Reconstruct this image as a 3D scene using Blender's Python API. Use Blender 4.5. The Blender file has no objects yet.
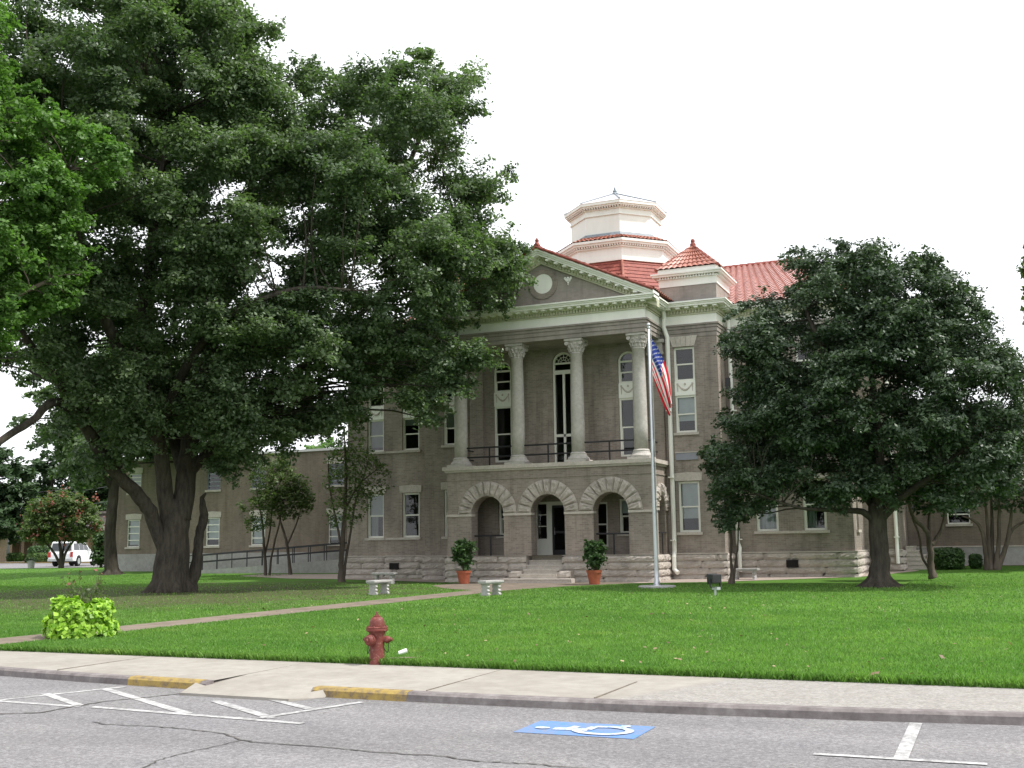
import bpy, math, random
import numpy as np
from mathutils import Matrix, Vector

# ---------------------------------------------------------------- camera, light
SC = bpy.context.scene
COL = SC.collection
R_ = math.radians
F_PX, EYE = 1110.0, 1.65
_p, _r, _y = R_(8.11), R_(0.868), R_(-23.3)
_Rx = np.array([[1, 0, 0], [0, math.cos(_p), -math.sin(_p)], [0, math.sin(_p), math.cos(_p)]])
_Ry = np.array([[math.cos(_r), 0, math.sin(_r)], [0, 1, 0], [-math.sin(_r), 0, math.cos(_r)]])
_B = np.array([[math.cos(_y), math.sin(_y), 0], [-math.sin(_y), math.cos(_y), 0], [0, 0, 1]])
CAMM = _B @ _Rx @ _Ry
cam_d = bpy.data.cameras.new('camera')
cam = bpy.data.objects.new('camera', cam_d)
COL.objects.link(cam)
cam_d.sensor_width = 36.0
cam_d.lens = F_PX / 1024 * 36.0
cam_d.clip_start, cam_d.clip_end = 0.1, 6000
_m = Matrix.Identity(4)
for i in range(3):
    _m[i][0], _m[i][1], _m[i][2] = CAMM[i, 0], CAMM[i, 2], -CAMM[i, 1]
_m[2][3] = EYE
cam.matrix_world = _m
SC.camera = cam

SUN_EL, SUN_AZ = R_(57), R_(9)          # azimuth from +X towards +Y (behind the front wall)
SUN_DIR = Vector((math.cos(SUN_EL) * math.cos(SUN_AZ), math.cos(SUN_EL) * math.sin(SUN_AZ), math.sin(SUN_EL)))
sd = bpy.data.lights.new('sun', 'SUN')
sd.energy, sd.angle, sd.color = 4.0, R_(1.5), (1.0, 0.965, 0.91)
sun = bpy.data.objects.new('sun', sd)
COL.objects.link(sun)
sun.rotation_euler = (-SUN_DIR).to_track_quat('-Z', 'Y').to_euler()

world = bpy.data.worlds.new('World')
SC.world = world
world.use_nodes = True
wn = world.node_tree
for n in list(wn.nodes):
    wn.nodes.remove(n)
wo = wn.nodes.new('ShaderNodeOutputWorld')
wb = wn.nodes.new('ShaderNodeBackground')
sky = wn.nodes.new('ShaderNodeTexSky')
sky.sky_type = 'NISHITA'
sky.sun_disc = False
sky.sun_elevation = SUN_EL
sky.sun_rotation = math.atan2(SUN_DIR.x, SUN_DIR.y)
sky.dust_density = 6.0
wm = wn.nodes.new('ShaderNodeMix')       # high thin overcast: the sky is nearly white
wm.data_type = 'RGBA'
wm.inputs[0].default_value = 0.9
wm.inputs[7].default_value = (10.6, 10.8, 11.2, 1)
wn.links.new(sky.outputs[0], wm.inputs[6])
wn.links.new(wm.outputs[2], wb.inputs[0])
wb.inputs[1].default_value = 0.135
wn.links.new(wb.outputs[0], wo.inputs[0])
SC.view_settings.view_transform = 'Standard'
SC.view_settings.look = 'None'
SC.view_settings.exposure = 0.2
SC.view_settings.gamma = 1.0
SC.view_settings.use_curve_mapping = False
try:
    SC.cycles.max_bounces = 6
    SC.cycles.transparent_max_bounces = 8
    SC.cycles.use_adaptive_sampling = True
except Exception:
    pass

RNG = np.random.default_rng(7)
random.seed(7)

def ray(x, y):
    return CAMM @ np.array([x - 512.0, F_PX, 384.0 - y])
def atz(x, y, z=0.0):
    r = ray(x, y); t = (z - EYE) / r[2]
    return np.array([0, 0, EYE]) + t * r
def atY(x, y, Y):
    r = ray(x, y); t = Y / r[1]
    return np.array([0, 0, EYE]) + t * r
def ground_z(Y):
    t = np.clip((np.asarray(Y, float) - 43.0) / 13.0, 0, 1)
    return 0.3 * t * t * (3 - 2 * t)

# ---------------------------------------------------------------- materials
class NT:
    def __init__(s, name, rough=0.8, spec=0.3):
        s.m = bpy.data.materials.new(name)
        s.m.use_nodes = True
        s.t = s.m.node_tree
        s.b = s.t.nodes['Principled BSDF']
        s.b.inputs['Roughness'].default_value = rough
        s.b.inputs['Specular IOR Level'].default_value = spec
        s._c = None
    def n(s, typ, **kw):
        nd = s.t.nodes.new('ShaderNode' + typ)
        for k, v in kw.items():
            setattr(nd, k, v)
        return nd
    def l(s, a, b):
        s.t.links.new(a, b)
    def coord(s):
        if s._c is None:
            s._c = s.n('TexCoord').outputs['Object']
        return s._c
    def noise(s, scale, detail=4, rough=0.6, vec=None, stretch=None):
        nd = s.n('TexNoise')
        nd.inputs['Scale'].default_value = scale
        nd.inputs['Detail'].default_value = detail
        nd.inputs['Roughness'].default_value = rough
        v = vec or s.coord()
        if stretch:
            mp = s.n('Mapping'); mp.inputs['Scale'].default_value = stretch
            s.l(v, mp.inputs['Vector']); v = mp.outputs[0]
        s.l(v, nd.inputs['Vector'])
        return nd.outputs['Fac']
    def ramp(s, fac, stops):
        nd = s.n('ValToRGB')
        e = nd.color_ramp.elements
        while len(e) < len(stops):
            e.new(0.5)
        for i, (p, c) in enumerate(stops):
            e[i].position = p
            e[i].color = (*c, 1) if len(c) == 3 else c
        s.l(fac, nd.inputs[0])
        return nd.outputs[0]
    def mix(s, fac, a, b, mode='MIX'):
        nd = s.n('Mix', data_type='RGBA', blend_type=mode)
        for sock, v in ((nd.inputs[0], fac), (nd.inputs[6], a), (nd.inputs[7], b)):
            if isinstance(v, (int, float)):
                sock.default_value = v
            elif isinstance(v, tuple):
                sock.default_value = (*v, 1) if len(v) == 3 else v
            else:
                s.l(v, sock)
        return nd.outputs[2]
    def math(s, op, a, b=0.0):
        nd = s.n('Math', operation=op)
        for sock, v in ((nd.inputs[0], a), (nd.inputs[1], b)):
            if isinstance(v, (int, float)):
                sock.default_value = v
            else:
                s.l(v, sock)
        return nd.outputs[0]
    def color(s, c):
        if isinstance(c, tuple):
            s.b.inputs['Base Color'].default_value = (*c, 1)
        else:
            s.l(c, s.b.inputs['Base Color'])
        return s
    def bump(s, h, strength=0.4, dist=0.02):
        nd = s.n('Bump')
        nd.inputs['Strength'].default_value = strength
        nd.inputs['Distance'].default_value = dist
        s.l(h, nd.inputs['Height'])
        s.l(nd.outputs[0], s.b.inputs['Normal'])
        return s

def wall_uv(t):
    """(u along the wall, height) from object space, picked by the face's direction"""
    sp = t.n('SeparateXYZ'); t.l(t.coord(), sp.inputs[0])
    g = t.n('NewGeometry'); ns = t.n('SeparateXYZ'); t.l(g.outputs['True Normal'], ns.inputs[0])
    k = t.math('GREATER_THAN', t.math('ABSOLUTE', ns.outputs[0]), 0.7)
    u = t.math('ADD', t.math('MULTIPLY', sp.outputs[1], k), t.math('MULTIPLY', sp.outputs[0], t.math('SUBTRACT', 1.0, k)))
    c = t.n('CombineXYZ'); t.l(u, c.inputs[0]); t.l(sp.outputs[2], c.inputs[1])
    return c.outputs[0]

def mat_plain(name, c, rough=0.7, spec=0.3, var=0.12, scale=3.0, metal=0.0, bump=0.0):
    t = NT(name, rough, spec)
    f = t.noise(scale, 5)
    lo = tuple(x * (1 - var) for x in c); hi = tuple(min(1, x * (1 + var)) for x in c)
    t.color(t.ramp(f, [(0.3, lo), (0.7, hi)]))
    t.b.inputs['Metallic'].default_value = metal
    if bump:
        t.bump(t.noise(scale * 8, 3), bump, 0.01)
    return t.m

def mat_brick(name, c1, c2, mortar, bw=0.22, bh=0.076, stain=0.25):
    t = NT(name, 0.9, 0.15)
    uv = wall_uv(t)
    b = t.n('TexBrick')
    b.inputs['Scale'].default_value = 1.0
    b.inputs['Brick Width'].default_value = bw
    b.inputs['Row Height'].default_value = bh
    b.inputs['Mortar Size'].default_value = 0.009
    b.inputs['Color1'].default_value = (*c1, 1)
    b.inputs['Color2'].default_value = (*c2, 1)
    b.inputs['Mortar'].default_value = (*mortar, 1)
    t.l(uv, b.inputs['Vector'])
    s1 = t.noise(0.45, 5, 0.65)
    s2 = t.noise(1.4, 4, 0.6, stretch=(1, 1, 0.25))
    c = t.mix(1.0, b.outputs['Color'], t.ramp(s1, [(0.3, (1 - stain,) * 3), (0.7, (1.1, 1.08, 1.05))]), 'MULTIPLY')
    c = t.mix(1.0, c, t.ramp(s2, [(0.3, (0.82, 0.82, 0.82)), (0.65, (1.05, 1.04, 1.03))]), 'MULTIPLY')
    c = t.mix(1.0, c, t.ramp(t.noise(3.0, 5, 0.7, stretch=(1, 1, 0.08)), [(0.32, (0.78, 0.77, 0.76)), (0.5, (1, 1, 1))]), 'MULTIPLY')
    t.color(c)
    t.bump(b.outputs['Fac'], -0.25, 0.008)
    return t.m

def mat_stone(name, c, dark=0.55, scale=1.6):
    t = NT(name, 0.9, 0.15)
    a = t.noise(scale, 6, 0.65)
    b = t.noise(scale * 6, 5, 0.7)
    k = t.ramp(a, [(0.25, tuple(x * dark for x in c)), (0.5, tuple(x * 0.9 for x in c)), (0.75, c)])
    k = t.mix(1.0, k, t.ramp(b, [(0.3, (0.8, 0.78, 0.76)), (0.7, (1.08, 1.06, 1.04))]), 'MULTIPLY')
    t.color(k)
    t.bump(b, 0.5, 0.03)
    return t.m

def mat_paint(name, c):
    t = NT(name, 0.55, 0.35)
    a = t.noise(0.9, 5, 0.7, stretch=(1, 1, 0.3))
    t.color(t.ramp(a, [(0.25, tuple(x * 0.86 for x in c)), (0.6, c)]))
    return t.m

def mat_tile(name, c1, c2, rough=0.5, spec=0.35):
    t = NT(name, rough, spec)
    a = t.noise(2.2, 3); b = t.noise(9, 2)
    k = t.ramp(a, [(0.3, c1), (0.7, c2)])
    k = t.mix(1.0, k, t.ramp(b, [(0.35, (0.7, 0.68, 0.66)), (0.65, (1.12, 1.1, 1.08))]), 'MULTIPLY')
    t.color(k)
    return t.m

def mat_leaf(name, dark, light, gloss=0.35, trans=0.25, rough=0.45):
    t = NT(name, rough, gloss)
    at = t.n('Attribute', attribute_name='tint')
    c = t.ramp(at.outputs['Fac'], [(0.0, dark), (0.75, light), (1.0, tuple(min(1, x * 1.25) for x in light))])
    t.color(c)
    tr = t.n('BsdfTranslucent')
    t.l(t.mix(1.0, c, (1.2, 1.5, 0.6), 'MULTIPLY'), tr.inputs[0])
    ms = t.n('MixShader'); ms.inputs[0].default_value = trans
    t.l(t.b.outputs[0], ms.inputs[1]); t.l(tr.outputs[0], ms.inputs[2])
    t.l(ms.outputs[0], t.t.nodes['Material Output'].inputs[0])
    return t.m

def mat_bark(name, c, scale=6.0):
    t = NT(name, 0.95, 0.1)
    a = t.noise(scale, 6, 0.7, stretch=(1, 1, 0.22))
    b = t.noise(1.1, 3)
    k = t.ramp(a, [(0.3, tuple(x * 0.45 for x in c)), (0.7, tuple(x * 1.25 for x in c))])
    t.color(t.mix(1.0, k, t.ramp(b, [(0.3, (0.8, 0.8, 0.8)), (0.7, (1.1, 1.12, 1.05))]), 'MULTIPLY'))
    t.bump(a, 0.9, 0.06)
    return t.m

def mat_glass(name, tint=(0.75, 0.8, 0.8)):
    t = NT(name)
    tr = t.n('BsdfTransparent'); tr.inputs[0].default_value = (*tint, 1)
    gl = t.n('BsdfGlossy'); gl.inputs['Roughness'].default_value = 0.03
    fr = t.n('Fresnel'); fr.inputs[0].default_value = 1.5
    ms = t.n('MixShader')
    t.l(t.math('ADD', fr.outputs[0], 0.025), ms.inputs[0])
    t.l(tr.outputs[0], ms.inputs[1]); t.l(gl.outputs[0], ms.inputs[2])
    t.l(ms.outputs[0], t.t.nodes['Material Output'].inputs[0])
    return t.m

M = {}
M['brick'] = mat_brick('taupe_brick', (0.36, 0.312, 0.274), (0.27, 0.229, 0.199), (0.35, 0.322, 0.294))
M['brick_far'] = mat_brick('brown_brick', (0.25, 0.205, 0.165), (0.20, 0.165, 0.135), (0.25, 0.22, 0.19))
M['brick_band'] = mat_brick('band_brick', (0.37, 0.335, 0.31), (0.32, 0.29, 0.265), (0.34, 0.31, 0.285))
M['rock'] = mat_stone('rock_faced_stone', (0.51, 0.47, 0.43), 0.58)
M['stone'] = mat_stone('limestone', (0.60, 0.56, 0.51), 0.75, 2.5)
M['column'] = mat_stone('column_stone', (0.55, 0.53, 0.50), 0.82, 1.2)
M['cream'] = mat_paint('cream_paint', (0.87, 0.87, 0.80))
M['creamw'] = mat_paint('white_paint', (0.86, 0.86, 0.82))
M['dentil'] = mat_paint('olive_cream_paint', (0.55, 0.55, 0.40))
M['frame'] = mat_paint('window_paint', (0.80, 0.80, 0.72))
M['glass'] = mat_glass('window_glass')
M['dark'] = mat_plain('dark_void', (0.02, 0.02, 0.02), 0.9, 0.1)
M['blind'] = mat_plain('blind', (0.62, 0.64, 0.64), 0.8, 0.2, 0.08)
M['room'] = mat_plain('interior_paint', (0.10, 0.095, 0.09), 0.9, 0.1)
M['iron'] = mat_plain('black_iron', (0.025, 0.025, 0.028), 0.5, 0.4)
M['tile'] = mat_tile('clay_tile', (0.32, 0.105, 0.07), (0.45, 0.19, 0.14), 0.4, 0.5)
M['tilesheen'] = mat_tile('clay_tile_painted_sheen', (0.42, 0.185, 0.155), (0.58, 0.31, 0.27), 0.28, 0.8)  # clay tile for the main roof, sky sheen and glare painted in as paler pink
M['tiledark'] = mat_tile('clay_shingle', (0.24, 0.065, 0.05), (0.31, 0.09, 0.07), 0.6, 0.3)
M['flash'] = mat_plain('lead_flashing', (0.22, 0.25, 0.28), 0.6, 0.4, 0.25)
M['leadroof'] = mat_plain('pale_tin_roof', (0.62, 0.60, 0.60), 0.45, 0.5, 0.12)
M['concrete'] = mat_stone('grey_concrete', (0.40, 0.40, 0.39), 0.75, 0.8)
M['concl'] = mat_stone('cast_stone', (0.50, 0.50, 0.50), 0.7, 3.0)
M['steel'] = mat_plain('galvanised_pole', (0.55, 0.57, 0.60), 0.35, 0.5, 0.05, metal=0.6)
M['terracotta'] = mat_plain('terracotta', (0.33, 0.10, 0.055), 0.8, 0.2, 0.18, 6)
M['bark'] = mat_bark('oak_bark', (0.082, 0.071, 0.061), 9.0)
M['barkd'] = mat_bark('dark_bark', (0.07, 0.06, 0.052))
M['barkg'] = mat_bark('smooth_grey_bark', (0.13, 0.105, 0.09), 4)
M['oakleaf'] = mat_leaf('oak_leaf', (0.055, 0.092, 0.048), (0.13, 0.182, 0.092), 0.45, 0.38, 0.45)
M['mapleleaf'] = mat_leaf('maple_leaf', (0.065, 0.135, 0.034), (0.135, 0.24, 0.066), 0.35, 0.4)
M['magleaf'] = mat_leaf('magnolia_leaf', (0.030, 0.054, 0.031), (0.072, 0.108, 0.058), 0.4, 0.2, 0.45)
M['crapeleaf'] = mat_leaf('crape_leaf', (0.025, 0.050, 0.016), (0.060, 0.098, 0.03), 0.3, 0.25)
M['airyleaf'] = mat_leaf('airy_leaf', (0.055, 0.088, 0.030), (0.12, 0.165, 0.06), 0.3, 0.4)
M['crapeflower'] = mat_leaf('crape_flower', (0.17, 0.06, 0.05), (0.28, 0.10, 0.085), 0.2, 0.2)
M['farleaf'] = mat_leaf('far_leaf', (0.022, 0.050, 0.02), (0.05, 0.09, 0.035), 0.3, 0.2)
M['bushleaf'] = mat_leaf('chartreuse_leaf', (0.13, 0.27, 0.022), (0.31, 0.50, 0.055), 0.35, 0.3)
M['shrubleaf'] = mat_leaf('shrub_leaf', (0.02, 0.05, 0.012), (0.055, 0.11, 0.03), 0.4, 0.2)
M['potleaf'] = mat_leaf('pot_leaf', (0.025, 0.06, 0.018), (0.06, 0.12, 0.035), 0.4, 0.25)
M['hedgeleaf'] = mat_leaf('hedge_leaf', (0.035, 0.075, 0.02), (0.09, 0.15, 0.04), 0.3, 0.2)
def _():
    m = mat_leaf('grass_blade', (0.092, 0.182, 0.038), (0.175, 0.318, 0.078), 0.35, 0.42, 0.45)
    nt = m.node_tree; b = nt.nodes['Principled BSDF']
    src = b.inputs['Base Color'].links[0].from_socket
    outs = [l.to_socket for l in src.links]
    tc = nt.nodes.new('ShaderNodeTexCoord')
    cur = src
    for scale, p0, p1, c0, c1 in ((0.35, 0.35, 0.65, (0.80, 0.86, 0.8), (1.12, 1.06, 1.05)), (1.7, 0.32, 0.62, (0.78, 0.85, 0.8), (1.08, 1.04, 1.05)), (0.8, 0.60, 0.74, (1, 1, 1), (1.45, 1.12, 1.3))):
        nz = nt.nodes.new('ShaderNodeTexNoise'); nz.inputs['Scale'].default_value = scale; nz.inputs['Detail'].default_value = 5
        nt.links.new(tc.outputs['Object'], nz.inputs['Vector'])
        rp = nt.nodes.new('ShaderNodeValToRGB'); rp.color_ramp.elements[0].position = p0; rp.color_ramp.elements[1].position = p1
        rp.color_ramp.elements[0].color = (*c0, 1); rp.color_ramp.elements[1].color = (*c1, 1)
        nt.links.new(nz.outputs['Fac'], rp.inputs[0])
        mx = nt.nodes.new('ShaderNodeMix'); mx.data_type = 'RGBA'; mx.blend_type = 'MULTIPLY'; mx.inputs[0].default_value = 1
        nt.links.new(cur, mx.inputs[6]); nt.links.new(rp.outputs[0], mx.inputs[7]); cur = mx.outputs[2]
    for o in outs: nt.links.new(cur, o)
    return m
M['blade'] = _()
M['dryleaf'] = mat_leaf('dry_leaf', (0.09, 0.05, 0.03), (0.32, 0.24, 0.15), 0.2, 0.1)
M['white'] = mat_plain('white_car_paint', (0.75, 0.76, 0.78), 0.25, 0.5, 0.02)
M['black'] = mat_plain('black_rubber', (0.02, 0.02, 0.02), 0.8, 0.2)
M['carglass'] = mat_plain('tinted_glass', (0.03, 0.035, 0.04), 0.1, 0.6)
M['chrome'] = mat_plain('wheel_metal', (0.5, 0.5, 0.52), 0.3, 0.5, metal=0.8)
M['redlens'] = mat_plain('red_lens', (0.45, 0.02, 0.02), 0.3, 0.5)
M['tanbrick'] = mat_brick('tan_brick', (0.42, 0.29, 0.20), (0.36, 0.25, 0.17), (0.40, 0.33, 0.27))
M['mansard'] = mat_plain('brown_metal_roof', (0.20, 0.17, 0.155), 0.6, 0.3, 0.15)
M['wood'] = mat_plain('weathered_wood', (0.22, 0.18, 0.14), 0.9, 0.1, 0.3, 5)
M['paper'] = mat_plain('white_paper', (0.8, 0.8, 0.8), 0.8, 0.2, 0.03)
M['pinkstone'] = mat_stone('pink_paving', (0.42, 0.36, 0.32), 0.75, 1.2)
M['plaque'] = mat_plain('bronze_grey_plaque', (0.26, 0.27, 0.31), 0.5, 0.4, 0.08)

def _():
    t = NT('hydrant_paint', 0.55, 0.35)
    a = t.noise(22, 6, 0.7); b = t.noise(60, 4, 0.7); w = t.noise(7, 4, 0.6)
    k = t.ramp(w, [(0.3, (0.115, 0.028, 0.022)), (0.7, (0.185, 0.044, 0.034))])
    k = t.mix(t.ramp(a, [(0.54, (0, 0, 0)), (0.64, (0.5,) * 3)]), k, (0.34, 0.19, 0.16))
    k = t.mix(t.ramp(b, [(0.56, (0, 0, 0)), (0.66, (0.75,) * 3)]), k, (0.12, 0.03, 0.022))
    t.color(k); t.bump(a, 0.35, 0.006)
    return t.m
M['hydrant'] = _()
def _():
    t = NT('asphalt', 0.9, 0.2)
    a = t.noise(26, 5, 0.85); b = t.noise(0.45, 5, 0.6); c = t.noise(230, 2, 0.8); d = t.noise(1.4, 5, 0.6, stretch=(0.35, 1, 1))
    k = t.ramp(a, [(0.32, (0.115, 0.112, 0.115)), (0.5, (0.20, 0.198, 0.203)), (0.68, (0.335, 0.332, 0.336))])
    k = t.mix(1.0, k, t.ramp(b, [(0.3, (0.86, 0.86, 0.88)), (0.7, (1.08, 1.06, 1.05))]), 'MULTIPLY')
    k = t.mix(1.0, k, t.ramp(d, [(0.3, (0.93, 0.92, 0.91)), (0.7, (1.06, 1.05, 1.04))]), 'MULTIPLY')
    k = t.mix(1.0, k, t.ramp(c, [(0.3, (0.75,) * 3), (0.7, (1.2,) * 3)]), 'MULTIPLY')
    e = t.noise(0.9, 4, 0.5, stretch=(0.12, 1, 1)); g = t.noise(3.1, 6, 0.7)
    k = t.mix(1.0, k, t.ramp(e, [(0.35, (0.88, 0.88, 0.88)), (0.6, (1.05, 1.05, 1.05))]), 'MULTIPLY')
    k = t.mix(t.ramp(g, [(0.66, (0, 0, 0)), (0.74, (0.45,) * 3)]), k, (0.10, 0.098, 0.096))
    k = t.mix(1.0, k, t.ramp(t.noise(95, 3, 0.9), [(0.3, (0.72,) * 3), (0.7, (1.28,) * 3)]), 'MULTIPLY')
    t.color(k); t.bump(a, 0.5, 0.006)
    return t.m
M['asphalt'] = _()
def _():
    t = NT('sidewalk_concrete', 0.9, 0.2)
    sp = t.n('SeparateXYZ'); t.l(t.coord(), sp.inputs[0])
    a = t.noise(0.8, 6, 0.65); b = t.noise(45, 3, 0.8); c = t.noise(5, 5, 0.7)
    k = t.ramp(a, [(0.3, (0.265, 0.245, 0.215)), (0.7, (0.345, 0.325, 0.292))])
    kr = t.ramp(t.noise(24, 4, 0.85), [(0.3, (0.17, 0.16, 0.148)), (0.7, (0.38, 0.365, 0.34))])      # worn exposed-aggregate end of the pavement
    fx = t.math('ADD', sp.outputs[0], t.math('MULTIPLY', sp.outputs[1], -0.42))
    f = t.ramp(t.math('ADD', t.math('MULTIPLY', fx, 0.5), 5.0), [(0.485, (0, 0, 0)), (0.515, (1, 1, 1))])
    f = t.n('MapRange'); t.l(fx, f.inputs[0]); f.inputs[1].default_value = -8.9; f.inputs[2].default_value = -8.7
    k = t.mix(f.outputs[0], k, kr)
    k = t.mix(1.0, k, t.ramp(c, [(0.3, (0.86, 0.85, 0.84)), (0.65, (1.04, 1.04, 1.04))]), 'MULTIPLY')
    k = t.mix(t.ramp(t.noise(2.3, 6, 0.75), [(0.60, (0, 0, 0)), (0.72, (0.4,) * 3)]), k, (0.16, 0.145, 0.125))
    t.color(k); t.bump(b, 0.25, 0.004)
    return t.m
M['sidewalk'] = _()
def _():
    t = NT('old_kerb', 0.9, 0.2)
    a = t.noise(5, 5, 0.7)
    t.color(t.ramp(a, [(0.3, (0.12, 0.105, 0.104)), (0.55, (0.20, 0.18, 0.176)), (0.8, (0.31, 0.29, 0.28))]))
    t.bump(a, 0.4, 0.02)
    return t.m
M['kerb'] = _()
def _():
    t = NT('yellow_kerb_paint', 0.7, 0.3)
    a = t.noise(9, 5, 0.7)
    t.color(t.ramp(a, [(0.36, (0.17, 0.13, 0.09)), (0.54, (0.33, 0.235, 0.07)), (0.78, (0.40, 0.295, 0.09))]))
    return t.m
M['yellow'] = _()
def worn_paint(name, c, under, lo=0.36, hi=0.5, scale=14):
    t = NT(name, 0.8, 0.25)
    a = t.noise(scale, 6, 0.75); b = t.noise(2.2, 3)
    f = t.math('ADD', t.math('MULTIPLY', a, 0.7), t.math('MULTIPLY', b, 0.3))
    t.color(t.mix(t.ramp(f, [(lo, (0, 0, 0)), (hi, (1, 1, 1))]), under, c))
    return t.m
M['roadwhite'] = worn_paint('road_line_paint', (0.50, 0.50, 0.495), (0.22, 0.215, 0.215), 0.40, 0.60)
M['roadblue'] = worn_paint('road_blue_paint', (0.085, 0.22, 0.50), (0.18, 0.21, 0.28), 0.40, 0.60)
M['joint'] = mat_plain('joint_dirt', (0.17, 0.15, 0.125), 0.95, 0.1, 0.3, 8)
M['signwhite'] = worn_paint('sign_white_paint', (0.55, 0.57, 0.60), (0.16, 0.28, 0.52), 0.38, 0.56)
M['crack'] = mat_plain('crack_fill', (0.105, 0.10, 0.094), 0.95, 0.1, 0.3, 8)
def _():
    t = NT('brick_paving', 0.9, 0.15)
    b = t.n('TexBrick')
    b.inputs['Scale'].default_value = 1.0
    b.inputs['Brick Width'].default_value = 0.22; b.inputs['Row Height'].default_value = 0.11
    b.inputs['Mortar Size'].default_value = 0.008
    b.inputs['Color1'].default_value = (0.235, 0.19, 0.155, 1); b.inputs['Color2'].default_value = (0.175, 0.146, 0.122, 1)
    b.inputs['Mortar'].default_value = (0.20, 0.18, 0.15, 1)
    t.l(t.coord(), b.inputs['Vector'])
    a = t.noise(1.3, 5, 0.7)
    t.color(t.mix(1.0, b.outputs[0], t.ramp(a, [(0.3, (0.7, 0.7, 0.66)), (0.7, (1.2, 1.18, 1.15))]), 'MULTIPLY'))
    return t.m
M['paving'] = _()
def _():
    t = NT('lawn_turf', 0.9, 0.1)
    a = t.noise(0.22, 5, 0.6); b = t.noise(16, 4, 0.75); c = t.noise(0.5, 6, 0.7); d = t.noise(2.4, 5, 0.7)
    k = t.ramp(a, [(0.3, (0.066, 0.150, 0.024)), (0.7, (0.098, 0.205, 0.036))])
    k = t.mix(1.0, k, t.ramp(b, [(0.3, (0.55, 0.6, 0.5)), (0.5, (1, 1, 1)), (0.72, (1.5, 1.4, 1.5))]), 'MULTIPLY')
    k = t.mix(1.0, k, t.ramp(d, [(0.3, (0.82, 0.86, 0.8)), (0.7, (1.12, 1.08, 1.1))]), 'MULTIPLY')
    # bare soil where the roots of the big oak starve the grass
    sp = t.n('SeparateXYZ'); t.l(t.coord(), sp.inputs[0])
    dx = t.math('ADD', sp.outputs[0], 28.0); dy = t.math('MULTIPLY', t.math('ADD', sp.outputs[1], -31.0), 0.95)
    r = t.math('SQRT', t.math('ADD', t.math('MULTIPLY', dx, dx), t.math('MULTIPLY', dy, dy)))
    f = t.math('ADD', t.math('MULTIPLY', r, 0.055), t.math('MULTIPLY', t.math('SUBTRACT', c, 0.5), 1.7))
    s = t.ramp(f, [(0.40, (0.75,) * 3), (0.72, (0, 0, 0))])
    k = t.mix(s, k, (0.085, 0.072, 0.045))
    t.color(k); t.bump(b, 0.6, 0.05)
    return t.m
M['lawn'] = _()

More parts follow.
